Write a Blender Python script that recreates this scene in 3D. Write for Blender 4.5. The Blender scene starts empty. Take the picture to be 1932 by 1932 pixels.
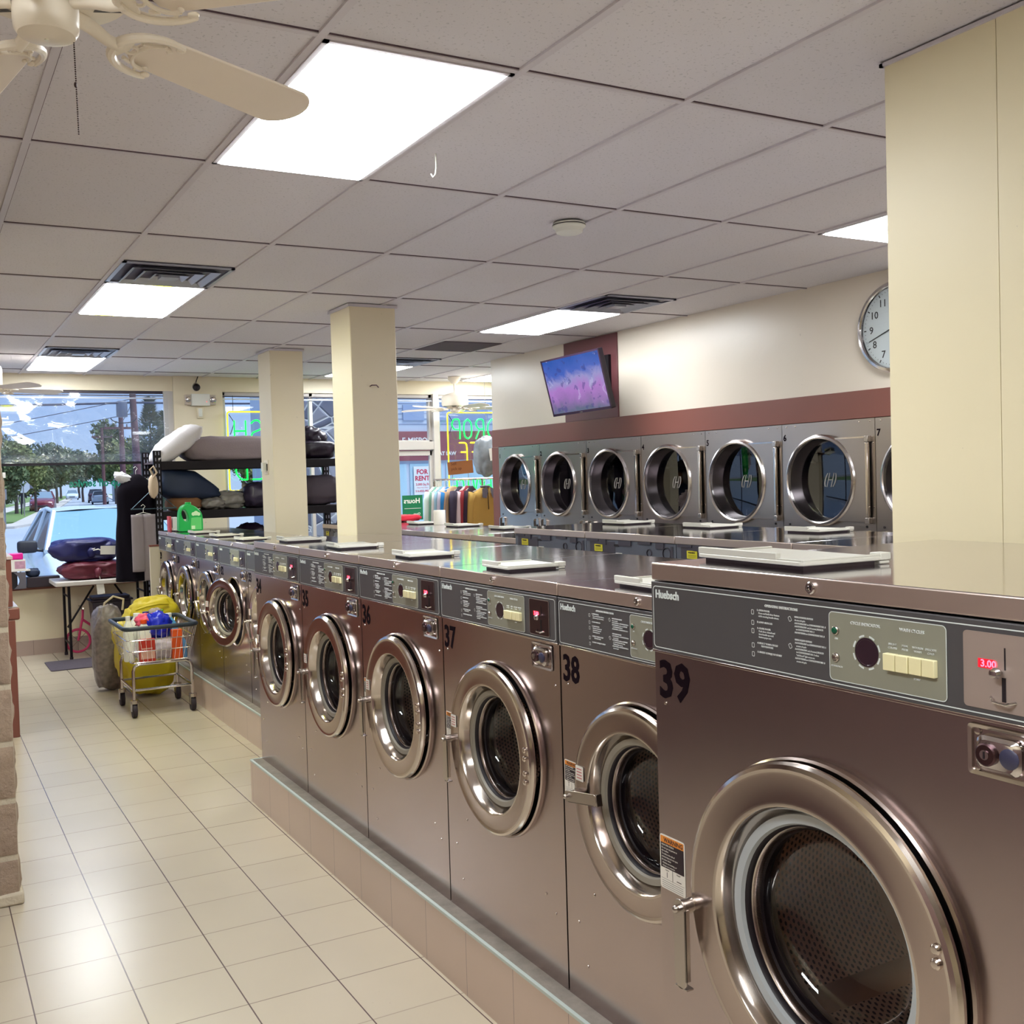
import bpy, bmesh, math, random
from math import sin, cos, pi, radians, sqrt, atan2
from mathutils import Vector, Matrix, noise
random.seed(7)
S = bpy.context.scene
COL = S.collection
V = Vector

# ---------------------------------------------------------------- helpers
def lin(c):
    return tuple((x/255/12.92 if x/255 <= .04045 else ((x/255+.055)/1.055)**2.4) for x in c)

class NT:
    def __init__(s, m):
        s.t = m.node_tree; s.n = s.t.nodes; s.l = s.t.links
        s.b = s.n['Principled BSDF']; s.o = s.n['Material Output']
    def node(s, kind, **k):
        n = s.n.new(kind)
        for a, v in k.items():
            if a in n.inputs: s.set(n.inputs[a], v)
            else: setattr(n, a, v)
        return n
    def set(s, sock, v):
        if hasattr(v, 'is_output'): s.l.new(v, sock)
        else: sock.default_value = v
    def math(s, op, a, b=None, clamp=False):
        n = s.n.new('ShaderNodeMath'); n.operation = op; n.use_clamp = clamp
        s.set(n.inputs[0], a)
        if b is not None: s.set(n.inputs[1], b)
        return n.outputs[0]
    def mix(s, f, a, b):
        n = s.n.new('ShaderNodeMix'); n.data_type = 'RGBA'
        s.set(n.inputs[0], f)
        for i, v in ((6, a), (7, b)):
            if isinstance(v, tuple) and len(v) == 3: v = v+(1,)
            s.set(n.inputs[i], v)
        return n.outputs[2]
    def coord(s, kind='Object'):
        return s.node('ShaderNodeTexCoord').outputs[kind]
    def xyz(s, vec=None):
        n = s.node('ShaderNodeSeparateXYZ'); s.l.new(vec or s.coord(), n.inputs[0]); return n.outputs
    def mapping(s, scale=(1,1,1), loc=(0,0,0), vec=None, rot=(0,0,0)):
        n = s.node('ShaderNodeMapping'); s.l.new(vec or s.coord(), n.inputs[0])
        n.inputs['Scale'].default_value = scale; n.inputs['Location'].default_value = loc; n.inputs['Rotation'].default_value = rot
        return n.outputs[0]
    def noise(s, scale=5, detail=2, vec=None, rough=.5, dist=0):
        n = s.node('ShaderNodeTexNoise'); s.l.new(vec or s.coord(), n.inputs['Vector'])
        n.inputs['Scale'].default_value = scale; n.inputs['Detail'].default_value = detail
        n.inputs['Roughness'].default_value = rough; n.inputs['Distortion'].default_value = dist
        return n.outputs[0]
    def ramp(s, f, stops):
        n = s.node('ShaderNodeValToRGB'); s.l.new(f, n.inputs[0]); e = n.color_ramp.elements
        while len(e) < len(stops): e.new(.5)
        for el, (p, c) in zip(e, stops):
            el.position = p; el.color = c if len(c) == 4 else tuple(c)+(1,)
        return n.outputs[0]
    def fresnel(s, f0=.045, normal=None):
        n = s.n.new('ShaderNodeLayerWeight'); n.inputs[0].default_value = .5
        if normal is not None: s.l.new(normal, n.inputs['Normal'])
        return s.math('ADD', s.math('MULTIPLY', s.math('POWER', n.outputs['Facing'], 4.5), 1-f0), f0)
    def bump(s, h, strength=.2, dist=.01):
        n = s.node('ShaderNodeBump'); s.l.new(h, n.inputs['Height'])
        n.inputs['Strength'].default_value = strength; n.inputs['Distance'].default_value = dist
        s.l.new(n.outputs[0], s.b.inputs['Normal'])
    def col(s, c): s.set(s.b.inputs['Base Color'], c if hasattr(c, 'is_output') else tuple(c)+(1,))

MATS = {}
def mat(name, c, rough=.5, metal=0., nz=0., nscale=8., emit=None, estr=0, bump=0., bscale=40., alpha=1., coat=0, trans=0, spec=None):
    """plain material with a little procedural variation"""
    if name in MATS: return MATS[name]
    m = bpy.data.materials.new(name); m.use_nodes = True; t = NT(m); b = t.b
    c = lin(c)
    if nz:
        f = t.noise(nscale, 4)
        t.col(t.mix(f, tuple(x*(1-nz) for x in c), tuple(min(1, x*(1+nz)) for x in c)))
    else: t.col(c)
    b.inputs['Roughness'].default_value = rough; b.inputs['Metallic'].default_value = metal
    if coat: b.inputs['Coat Weight'].default_value = coat
    if trans: b.inputs['Transmission Weight'].default_value = trans
    if spec is not None: b.inputs['Specular IOR Level'].default_value = spec
    if emit: b.inputs['Emission Color'].default_value = lin(emit)+(1,); b.inputs['Emission Strength'].default_value = estr
    if bump: t.bump(t.noise(bscale, 3), bump)
    if alpha < 1: b.inputs['Alpha'].default_value = alpha
    m.diffuse_color = c+(1,)
    MATS[name] = m; return m

def steel(name, c, rough, axis='z', streak=.08, wave=0.0, wscale=3):
    if name in MATS: return MATS[name]
    m = bpy.data.materials.new(name); m.use_nodes = True; t = NT(m); c = lin(c)
    sc = {'z': (700, 700, 12), 'y': (700, 12, 700), 'x': (12, 700, 700)}[axis]
    f = t.noise(1, 3, t.mapping(sc)); g = t.noise(2.2, 4)
    a = t.mix(f, tuple(x*(1-streak) for x in c), tuple(min(1, x*(1+streak)) for x in c))
    t.col(t.mix(g, a, tuple(x*.86 for x in c)))
    t.set(t.b.inputs['Metallic'], 1.0)
    t.set(t.b.inputs['Roughness'], t.math('ADD', t.math('MULTIPLY', t.math('ADD', f, g), .02), rough-.02))
    if wave: t.bump(t.noise(wscale, 2), wave, .02)
    MATS[name] = m; return m

class G:
    """mesh collector"""
    def __init__(s): s.v = []; s.f = []; s.m = []
    def add(s, vs, fs, m=0):
        o = len(s.v); s.v += [V(v) for v in vs]
        for f in fs: s.f.append([o+i for i in f]); s.m.append(m)
        return s
    def box(s, a, b, m=0):
        x0, y0, z0 = a; x1, y1, z1 = b
        if x0 > x1: x0, x1 = x1, x0
        if y0 > y1: y0, y1 = y1, y0
        if z0 > z1: z0, z1 = z1, z0
        return s.add([(x0,y0,z0),(x1,y0,z0),(x1,y1,z0),(x0,y1,z0),(x0,y0,z1),(x1,y0,z1),(x1,y1,z1),(x0,y1,z1)],
            [(0,3,2,1),(4,5,6,7),(0,1,5,4),(1,2,6,5),(2,3,7,6),(3,0,4,7)], m)
    def obox(s, M, size, m=0):
        g = G(); a = [x/2 for x in size]; g.box([-x for x in a], a)
        return s.add([M @ v for v in g.v], g.f, m)
    def lathe(s, prof, o=(0,0,0), ax=(0,0,1), n=32, m=0, close=True, a0=0, a1=2*pi):
        """prof: list of (r,h) along axis"""
        ax = V(ax).normalized(); o = V(o)
        u = ax.orthogonal().normalized(); w = ax.cross(u)
        full = abs(a1-a0-2*pi) < 1e-6; k = n if full else n+1; vs = []
        for r, h in prof:
            for i in range(k):
                t = a0+(a1-a0)*i/n; vs.append(o+ax*h+(u*cos(t)+w*sin(t))*r)
        fs = []
        for j in range(len(prof)-1):
            for i in range(n):
                i2 = (i+1) % k; fs.append((j*k+i, j*k+i2, (j+1)*k+i2, (j+1)*k+i))
        if close and full:
            if prof[0][0] > 1e-6: fs.append(tuple(reversed(range(k))))
            if prof[-1][0] > 1e-6: fs.append(tuple((len(prof)-1)*k+i for i in range(k)))
        return s.add(vs, fs, m)
    def cyl(s, a, b, r, r2=None, n=16, m=0):
        a = V(a); b = V(b); d = b-a
        return s.lathe([(r, 0), (r if r2 is None else r2, d.length)], a, d, n, m)
    def tube(s, pts, r, n=8, m=0, closed=False):
        pts = [V(p) for p in pts]; vs = []; N = len(pts); prev = None
        for i, p in enumerate(pts):
            if closed: d = pts[(i+1) % N]-pts[i-1]
            else: d = pts[min(i+1, N-1)]-pts[max(i-1, 0)]
            d = d.normalized() if d.length > 1e-9 else V((0,0,1))
            if prev is None: u = d.orthogonal().normalized()
            else: u = (prev-d*prev.dot(d)); u = u.normalized() if u.length > 1e-6 else d.orthogonal().normalized()
            prev = u; w = d.cross(u); rr = r[i] if isinstance(r, (list, tuple)) else r
            vs += [p+(u*cos(2*pi*k/n)+w*sin(2*pi*k/n))*rr for k in range(n)]
        fs = []
        for i in range(N if closed else N-1):
            j = (i+1) % N
            for k in range(n): fs.append((i*n+k, i*n+(k+1) % n, j*n+(k+1) % n, j*n+k))
        if not closed: fs += [tuple(reversed(range(n))), tuple((N-1)*n+k for k in range(n))]
        return s.add(vs, fs, m)
    def sphere(s, c, r, n=16, m=0, sc=(1,1,1)):
        c = V(c); k = max(6, n//2); vs = []
        for j in range(k+1):
            th = pi*j/k
            for i in range(n):
                ph = 2*pi*i/n; vs.append(c+V((r*sc[0]*sin(th)*cos(ph), r*sc[1]*sin(th)*sin(ph), r*sc[2]*cos(th))))
        return s.add(vs, [(j*n+i, (j+1)*n+i, (j+1)*n+(i+1) % n, j*n+(i+1) % n) for j in range(k) for i in range(n)], m)
    def prism(s, pts, M, h, m=0):
        """2-D outline pts in M's xy plane, extruded by h along M's z"""
        n = len(pts); vs = [M @ V((x, y, 0)) for x, y in pts]+[M @ V((x, y, h)) for x, y in pts]
        return s.add(vs, [tuple(reversed(range(n))), tuple(range(n, 2*n))]+[(i, (i+1) % n, n+(i+1) % n, n+i) for i in range(n)], m)
    def blob(s, c, size, seed=0, amp=.08, fr=3., p=2.6, n=40, m=0, M=None, ridge=0.):
        """soft superellipsoid with folds: bags, pillows, cloth bundles"""
        c = V(c); k = n//2; vs = []; e = 2/p
        sg = lambda x: (abs(x)**e)*(1 if x >= 0 else -1)
        for j in range(k+1):
            th = -pi/2+pi*j/k
            for i in range(n):
                ph = 2*pi*i/n
                q = V((sg(cos(th))*sg(cos(ph)), sg(cos(th))*sg(sin(ph)), sg(sin(th))))
                d = noise.noise(q*fr+V((seed*7.1, seed*3.3, seed)))*amp
                if ridge: d -= ridge*abs(noise.noise(q*fr*1.7+V((seed, 5, seed*2))))
                q = q*(1+d); q = V((q.x*size[0]/2, q.y*size[1]/2, q.z*size[2]/2))
                vs.append(c+(M @ q if M else q))
        return s.add(vs, [(j*n+i, j*n+(i+1) % n, (j+1)*n+(i+1) % n, (j+1)*n+i) for j in range(k) for i in range(n)], m)
    def pillow(s, c, w, d, h, M=None, seed=0, m=0, n=22, amp=.12, ears=1.0):
        """square cushion with pinched corners"""
        c = V(c); vs = []
        for side in (1, -1):
            for j in range(n+1):
                for i in range(n+1):
                    u = 2*i/n-1; v = 2*j/n-1
                    e = max(0, (1-u**4)*(1-v**4))**.5
                    pin = 1-.10*ears*(1-abs(u)**3)*(v*v)-.0
                    pin2 = 1-.10*ears*(1-abs(v)**3)*(u*u)
                    q = V((u*w/2*pin2, v*d/2*pin, side*h/2*e*(1+amp*noise.noise(V((u*2+seed, v*2, seed))))))
                    q.z += amp*.3*h*noise.noise(V((u*4, v*4+seed, 2)))*(e)
                    vs.append(c+(M @ q if M else q))
        N = (n+1)*(n+1); fs = []
        for j in range(n):
            for i in range(n):
                a = j*(n+1)+i; fs.append((a, a+1, a+n+2, a+n+1)); fs.append((N+a, N+a+n+1, N+a+n+2, N+a+1))
        return s.add(vs, fs, m)
    def text(s, txt, size, M, m=0, extrude=.0006, align='LEFT', res=2, bold=0, sx=1.0):
        cu = bpy.data.curves.new('t', 'FONT'); cu.body = txt; cu.size = size; cu.extrude = extrude
        cu.align_x = align; cu.resolution_u = res; cu.offset = bold
        ob = bpy.data.objects.new('t', cu); COL.objects.link(ob)
        me = bpy.data.meshes.new_from_object(ob.evaluated_get(bpy.context.evaluated_depsgraph_get()))
        s.add([M @ V((v.co.x*sx, v.co.y, v.co.z)) for v in me.vertices], [tuple(p.vertices) for p in me.polygons], m)
        bpy.data.objects.remove(ob); bpy.data.curves.remove(cu); bpy.data.meshes.remove(me)
        return s
    def xf(s, M):
        s.v = [M @ v for v in s.v]; return s
    def merge(s, g):
        o = len(s.v); s.v += g.v; s.f += [[o+i for i in f] for f in g.f]; s.m += g.m; return s
    def build(s, name, mats, parent=None, loc=None, sharp=35, bevel=0, smooth=True, rot=None, origin=None, sub=0, weld=True):
        me = bpy.data.meshes.new(name)
        vs = s.v
        if origin is not None:
            o = V(origin); vs = [v-o for v in vs]; loc = o
        me.from_pydata([tuple(v) for v in vs], [], s.f)
        if not isinstance(mats, (list, tuple)): mats = [mats]
        for x in mats: me.materials.append(x)
        me.polygons.foreach_set('material_index', s.m)
        if weld:
            bm = bmesh.new(); bm.from_mesh(me)
            bmesh.ops.remove_doubles(bm, verts=bm.verts, dist=1e-5)
            bmesh.ops.recalc_face_normals(bm, faces=bm.faces)
            bm.to_mesh(me); bm.free()
        if smooth:
            me.polygons.foreach_set('use_smooth', [True]*len(me.polygons))
            try: me.set_sharp_from_angle(angle=radians(sharp))
            except Exception: pass
        ob = bpy.data.objects.new(name, me); COL.objects.link(ob)
        if parent: ob.parent = parent
        if loc is not None: ob.location = loc
        if rot is not None: ob.rotation_euler = rot
        if bevel:
            b = ob.modifiers.new('bevel', 'BEVEL'); b.width = bevel; b.segments = 2; b.limit_method = 'ANGLE'; b.angle_limit = radians(40)
        if sub:
            b = ob.modifiers.new('sub', 'SUBSURF'); b.levels = sub; b.render_levels = sub
        return ob

def tag(o, label, cat, group=None, kind=None):
    o['label'] = label; o['category'] = cat
    if group: o['group'] = group
    if kind: o['kind'] = kind
    return o
def thing(name, label, cat, loc=(0,0,0), rz=0, group=None):
    o = bpy.data.objects.new(name, None); COL.objects.link(o); o.location = loc; o.rotation_euler = (0, 0, rz)
    o.empty_display_size = .1
    return tag(o, label, cat, group)
def struct(name, g, mats, **k):
    o = g.build(name, mats, **k); o['kind'] = 'structure'; return o
KIDS = {}
def copy_tree(src, parent=None):
    c = src.copy(); COL.objects.link(c); c.parent = parent
    if parent is None:
        for k in ('label', 'group'):
            if k in c: del c[k]
    for ch in src.children: copy_tree(ch, c)
    return c
def T(x, y, z): return Matrix.Translation((x, y, z))
def RX(a): return Matrix.Rotation(a, 4, 'X')
def RY(a): return Matrix.Rotation(a, 4, 'Y')
def RZ(a): return Matrix.Rotation(a, 4, 'Z')
def frame(o, x, y):
    """matrix whose x axis is x, y axis is y"""
    x = V(x).normalized(); y = V(y).normalized(); z = x.cross(y)
    return Matrix(((x.x, y.x, z.x, o[0]), (x.y, y.y, z.y, o[1]), (x.z, y.z, z.z, o[2]), (0, 0, 0, 1)))
def rrect(w, h, r, n=5):
    """rounded rectangle outline centred on 0"""
    p = []
    for cx, cy, a in ((w/2-r, h/2-r, 0), (-w/2+r, h/2-r, pi/2), (-w/2+r, -h/2+r, pi), (w/2-r, -h/2+r, 3*pi/2)):
        for i in range(n+1): p.append((cx+r*cos(a+pi/2*i/n), cy+r*sin(a+pi/2*i/n)))
    return p

# ---------------------------------------------------------------- camera (eye height 1.68 m)
yaw, pit, rol = .5031, -.0307, -.0294
f_ = V((sin(yaw)*cos(pit), cos(yaw)*cos(pit), sin(pit))); r_ = V((cos(yaw), -sin(yaw), 0)); u_ = r_.cross(f_)
r2 = r_*cos(rol)+u_*sin(rol); u2 = -r_*sin(rol)+u_*cos(rol)
cd = bpy.data.cameras.new('camera'); cam = bpy.data.objects.new('camera', cd); COL.objects.link(cam)
cam.matrix_world = Matrix(((r2.x, u2.x, -f_.x, 0), (r2.y, u2.y, -f_.y, 0), (r2.z, u2.z, -f_.z, 1.68), (0, 0, 0, 1)))
cd.sensor_width = 36; cd.lens = 1982.7/1932*36; cd.shift_x = 37.86/1932; cd.shift_y = -6.14/1932
cd.clip_start = .05; cd.clip_end = 600
S.camera = cam
H = 2.856; YF = 11.61; XR = 5.22

# ---------------------------------------------------------------- materials
def grid_mat(name, tile, grout, sx, ox, sy, oy, w, rough, ax=('X','Y'), gx=1., gy=1., blotch=.1, spec=.5, seed=0):
    m = bpy.data.materials.new(name); m.use_nodes = True; t = NT(m)
    o = t.xyz(); idx = {'X': 0, 'Y': 1, 'Z': 2}
    def line(ch, s, off, str_):
        u = t.math('DIVIDE', t.math('SUBTRACT', o[idx[ch]], off), s)
        fr = t.math('FRACT', u); d = t.math('ABSOLUTE', t.math('SUBTRACT', fr, .5))
        return t.math('MULTIPLY', t.math('GREATER_THAN', d, .5-w/s/2), str_), t.math('FLOOR', u)
    lx, ix = line(ax[0], sx, ox, gx)
    f = lx; vv = t.math('MULTIPLY', ix, 12.9898)
    if sy:
        ly, iy = line(ax[1], sy, oy, gy)
        rnd = t.math('FRACT', t.math('MULTIPLY', t.math('SINE', t.math('ADD', t.math('MULTIPLY', ix, 7.3), t.math('MULTIPLY', iy, 13.7))), 431.5))
        # the cross joints vary in how dirty they are
        jit = t.math('FRACT', t.math('MULTIPLY', t.math('SINE', t.math('MULTIPLY', t.math('ROUND', t.math('DIVIDE', t.math('SUBTRACT', o[idx[ax[1]]], oy), sy)), 5.17)), 91.7))
        ly = t.math('MULTIPLY', ly, t.math('ADD', .35, t.math('MULTIPLY', jit, .65)))
        f = t.math('MAXIMUM', lx, ly)
    else: rnd = t.math('FRACT', t.math('MULTIPLY', t.math('SINE', vv), 431.5))
    c = lin(tile)
    a = t.mix(t.noise(2.2, 3), tuple(x*(1-blotch) for x in c), tuple(min(1, x*(1+blotch)) for x in c))
    a = t.mix(t.math('MULTIPLY', rnd, .35), a, tuple(x*.9 for x in c))
    sp = t.math('GREATER_THAN', t.noise(45, 2), .76)
    a = t.mix(t.math('MULTIPLY', sp, .25), a, tuple(x*.45 for x in c))
    t.col(t.mix(f, a, lin(grout)))
    t.b.inputs['Roughness'].default_value = rough-.02
    t.set(t.b.inputs['Specular IOR Level'], spec)
    t.bump(t.math('SUBTRACT', 1, f), .25, .001)
    return m

M_floor = grid_mat('floor tile', (191,179,160), (84,66,68), .3048, .579, .3048, 6.0738, .0045, .27, gx=.95, gy=.8, blotch=.07)
M_plinth = grid_mat('plinth tile', (206,184,168), (112,92,90), .3048, 0.1, 0, 0, .003, .3, ax=('Y','Z'), gx=.7, blotch=.05)
M_basetile = grid_mat('skirting tile', (168,148,138), (110,92,90), .3048, 0.1, 0, 0, .004, .35, ax=('X','Z'), gx=.8, blotch=.05)

def ceiling_mat():
    m = bpy.data.materials.new('acoustic tile'); m.use_nodes = True; t = NT(m); c = lin((222,220,228))
    o = t.xyz()
    ix = t.math('FLOOR', t.math('DIVIDE', t.math('SUBTRACT', o[0], .3837), .6096)); iy = t.math('FLOOR', t.math('DIVIDE', t.math('SUBTRACT', o[1], 2.6625), 1.2192))
    rnd = t.math('FRACT', t.math('MULTIPLY', t.math('SINE', t.math('ADD', t.math('MULTIPLY', ix, 7.3), t.math('MULTIPLY', iy, 13.7))), 431.5))
    sp = t.math('GREATER_THAN', t.noise(95, 2, rough=.4), .655)
    a = t.mix(t.math('MULTIPLY', rnd, .8), c, tuple(x*.86 for x in c))
    a = t.mix(t.noise(1.3, 4), a, tuple(x*.93 for x in lin((222,216,218))))
    t.col(t.mix(t.math('MULTIPLY', sp, .33), a, tuple(x*.35 for x in c)))
    t.b.inputs['Roughness'].default_value = .9; t.bump(t.noise(120, 2), .15, .003)
    return m
M_tile = ceiling_mat()
M_tbar = mat('ceiling bar', (206,200,206), .5)
M_gap = mat('tile gap', (92,74,84), .9)
def paint(name, c, rough=.45, bs=.05):
    m = bpy.data.materials.new(name); m.use_nodes = True; t = NT(m); c = lin(c)
    a = t.mix(t.noise(1.2, 5), tuple(x*.95 for x in c), tuple(min(1, x*1.04) for x in c))
    d = t.math('GREATER_THAN', t.noise(17, 2), .775)
    t.col(t.mix(t.math('MULTIPLY', d, .3), a, tuple(x*.5 for x in c)))
    t.b.inputs['Roughness'].default_value = rough
    t.bump(t.noise(7, 4), bs, .02)
    MATS[name] = m; return m
M_wall = paint('cream paint', (228,216,188), .38)
M_wallR = paint('cream semi gloss paint', (224,213,198), .33, .12)
M_brown = paint('brown laminate', (124,72,62), .4, .02)
M_panelbrown = paint('brown laminate dark', (108,62,66), .4, .02)
M_reflwall = mat('dark wall to reflect', (124,101,100), .5, nz=.15, nscale=3)
M_sidewall = mat('brown side wall', (112,82,74), .6, nz=.15, nscale=2)
M_fan = mat('yellowed white enamel', (234,224,208), .35, nz=.03)
M_blade = mat('fan blade white', (236,224,210), .5, nz=.03)
M_black = mat('black', (20,10,20), .5)
M_blackmetal = mat('black powder coat', (16,7,16), .5, spec=.3)
M_rubber = mat('black rubber', (34,22,32), .7)
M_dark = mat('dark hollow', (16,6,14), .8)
M_chrome = mat('chrome', (205,200,200), .12, 1.)
M_chrome2 = mat('satin chrome', (186,178,172), .25, 1.)
M_front = steel('brushed steel front', (192,178,177), .22, 'y', .03, .012, 2.5)
M_top = steel('polished steel top', (206,200,204), .10, 'y', .02, .03, 4)
M_lidedge = steel('steel lid edge', (216,200,194), .42, 'y', .015)
M_door = steel('door ring steel', (192,177,171), .2, 'z', .04)
M_rim = steel('bright rolled rim', (214,204,196), .14, 'z', .03)
M_galv = mat('galvanised back', (112,116,128), .38, .6, nz=.18, nscale=6)
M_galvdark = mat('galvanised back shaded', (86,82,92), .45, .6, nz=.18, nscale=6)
M_gasket = mat('door gasket grey', (176,182,186), .4)
M_gasket2 = mat('door gasket beige', (150,144,132), .45)
M_panel = mat('control panel charcoal', (82,80,83), .4, .1)
M_sub = mat('control panel sage', (146,146,132), .4, .1)
M_line = mat('panel white line', (220,228,228), .5)
M_ink = mat('panel lettering', (214,218,218), .6)
M_cream = mat('cream button', (238,230,184), .4)
M_coin = mat('coin plate', (172,156,148), .45, .35)
M_coinB = steel('coin plate dark', (92,70,74), .35, 'z', .05)
M_dial = mat('dial window', (58,40,50), .15, .2)
M_led = mat('red led', (120,6,14), .4, emit=(255,30,50), estr=.7)
M_leddig = mat('red led digit', (255,60,80), .4, emit=(255,70,90), estr=4)
M_ledoff = mat('led window', (60,10,16), .2)
M_num = mat('black vinyl digit', (20,6,16), .9, spec=.1)
M_warnO = mat('warning orange', (226,140,52), .5)
M_warnK = mat('warning black', (38,24,34), .5)
M_white = mat('white paper', (232,228,220), .6)
M_whiteplastic = mat('white plastic', (226,226,216), .45)
M_hopper = mat('hopper lid plastic', (196,194,184), .38, nz=.04)
M_lidshadow = mat('hopper shadow gap', (60,46,56), .6)
M_grn = mat('green lamp', (20,84,60), .25)
M_yel = mat('yellow label', (206,196,40), .5)
M_pink = mat('red label ink', (190,90,100), .5)

def drum_mat():
    m = bpy.data.materials.new('perforated drum'); m.use_nodes = True; t = NT(m)
    t.col(lin((152,136,124))); t.b.inputs['Metallic'].default_value = 1; t.b.inputs['Roughness'].default_value = .38
    n = t.node('ShaderNodeAttribute'); n.attribute_name = 'uvd'
    v = t.xyz(n.outputs['Vector'])
    row = t.math('FLOOR', v[1]); sh = t.math('MULTIPLY', t.math('MODULO', row, 2), .5)
    a = t.math('SUBTRACT', t.math('FRACT', t.math('ADD', v[0], sh)), .5); b = t.math('SUBTRACT', t.math('FRACT', v[1]), .5)
    d = t.math('SQRT', t.math('ADD', t.math('MULTIPLY', a, a), t.math('MULTIPLY', b, b)))
    h = t.math('LESS_THAN', d, .27)
    hv = t.math('MULTIPLY', h, t.math('GREATER_THAN', v[2], .5))
    t.col(t.mix(hv, lin((168,150,136)), lin((18,8,14))))
    t.set(t.b.inputs['Metallic'], t.math('SUBTRACT', 1, hv))
    MATS['drum'] = m; return m
M_drum = drum_mat()

def glass_mat(name, tint=(1,1,1), refl=1.0, rough=.02, dark=0.):
    """thin glass: clear, with mirror reflection growing at grazing angles"""
    m = bpy.data.materials.new(name); m.use_nodes = True; t = NT(m)
    tr = t.node('ShaderNodeBsdfTransparent'); tr.inputs[0].default_value = tuple(tint)+(1,)
    gl = t.node('ShaderNodeBsdfGlossy'); gl.inputs['Roughness'].default_value = rough; gl.inputs[0].default_value = (1,1,1,1)
    mx = t.node('ShaderNodeMixShader'); t.set(mx.inputs[0], t.math('MULTIPLY', t.fresnel(), refl, True))
    t.l.new(tr.outputs[0], mx.inputs[1]); t.l.new(gl.outputs[0], mx.inputs[2]); t.l.new(mx.outputs[0], t.o.inputs[0])
    MATS[name] = m; return m
M_winglass = glass_mat('window glass', (.93,.97,.97), .9)
M_doorglass = glass_mat('washer door glass', (.72,.68,.68), 1.1, .03)
M_dryglass = glass_mat('dryer door glass', (.35,.32,.37), 1.5, .02)

# ---------------------------------------------------------------- room shell
g = G(); g.box((-4, -4.5, -.12), (9, YF+.12, 0)); struct('floor', g, M_floor)
# ceiling: tiles above, hanging bars below, one mesh with holes where fixtures sit is not needed: fixtures hang 2 mm under
g = G(); g.box((-4, -4.5, H+.006), (9, YF+.12, H+.12), 0)
x = .3837-.6096*7
while x < 9:
    g.box((x-.012, -4.5, H-.002), (x+.012, YF, H+.007), 1)
    for dx in (.0133,): g.box((x+dx-.0016, -4.5, H+.002), (x+dx+.0016, YF, H+.0075), 2)
    x += .6096
y = 2.6625-1.2192*6; k = 0
while y < YF:
    g.box((-4, y-.011, H-.0015), (9, y+.011, H+.007), 1)
    for dy in (-.0125,): g.box((-4, y+dy-.0018, H+.002), (9, y+dy+.0018, H+.0075), 2)
    y += 1.2192
struct('ceiling', g, [M_tile, M_tbar, M_gap], smooth=False)

# front wall (street side) with its window openings
ZH, ZS = 2.70, .70
g = G(); yf0, yf1 = YF, YF+.16
g.box((-4, yf0-.0, ZH), (9, yf1, H+.05)); g.box((-4, yf0, 0), (4.72, yf1, ZS)); g.box((5.60, yf0, 0), (9, yf1, .70))
g.box((2.50, yf0-.03, 0), (3.03, yf1, H+.02)); g.box((-4, yf0, 0), (-2.6, yf1, H)); g.box((8.2, yf0, 0), (9, yf1, H))
struct('wall_front', g, M_wall, smooth=False)
g = G(); g.box((-4, YF-.012, 0), (2.5, YF, .15)); g.box((2.49, YF-.042, 0), (3.04, YF-.03, .15)); g.box((3.03, YF-.012, 0), (4.7, YF, .15))
struct('baseboard_front', g, M_basetile, smooth=False)
g = G(); g.box((-2.6, YF-.05, ZS-.03), (2.5, YF+.12, ZS)); g.box((3.03, YF-.03, ZS-.03), (4.72, YF+.12, ZS))
struct('trim_1', g, M_brown, bevel=.004)
# right wall above and around the dryers
g = G(); g.box((XR, -4.5, 2.15), (XR+.2, 9.42, H+.05)); g.box((XR+.9, -4.5, 0), (XR+1.0, 9.42, 2.2)); g.box((XR+.2, 9.34, 0), (9, 9.42, H+.05)); 
struct('wall_right', g, M_wallR, smooth=False)
g = G(); g.box((XR-.012, -4.5, 1.975), (XR+.15, 9.42, 2.15)); g.box((XR-.012, 9.29, 0), (XR+.9, 9.43, 1.975))
struct('trim_2', g, M_brown, bevel=.003)
g = G(); g.box((XR-.014, 7.215, 2.15), (XR, 8.03, H)); struct('trim_3', g, M_panelbrown, bevel=.002)
g = G(); g.box((-4.1, 4.6, 0), (-4, YF, 1.9), 0); g.box((-4.1, 4.6, 1.9), (-4, YF, H+.05), 1); g.box((-1.75, -4.5, 0), (-1.6, 4.9, 1.75), 0); g.box((-1.75, -4.5, 1.75), (-1.6, 4.9, H+.05), 1); g.box((-4, 4.8, 0), (-.3, 4.9, H+.05), 0); struct('wall_left', g, [M_reflwall, M_wall])  # unseen near wall, added close and brown so the washer steel mirrors it
g = G(); g.box((-4, -4.6, 0), (9, -4.5, H+.05)); struct('wall_back', g, M_wall)
g = G(); g.box((9, 9.3, 0), (9.1, YF, H+.05)); g.box((8.3, 9.42, 0), (8.4, YF, H)); struct('wall_right_far', g, M_wall)
# near boxed-out column wall on the right
g = G(); g.box((2.545, -3.4, 0), (2.575, 1.797, H)); g.box((2.5465, 1.800, 0), (2.575, 2.16, H)); g.box((2.57, -3.4, 0), (2.93, 2.16, H))
struct('wall_middle', g, paint('cream partition paint', (230,219,184), .42, .08), smooth=False)
g = G(); g.box((2.537, -3.4, H-.010), (2.547, 2.172, H)); g.box((2.537, 2.16, H-.010), (2.94, 2.172, H)); struct('trim_4', g, M_tbar)

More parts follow.
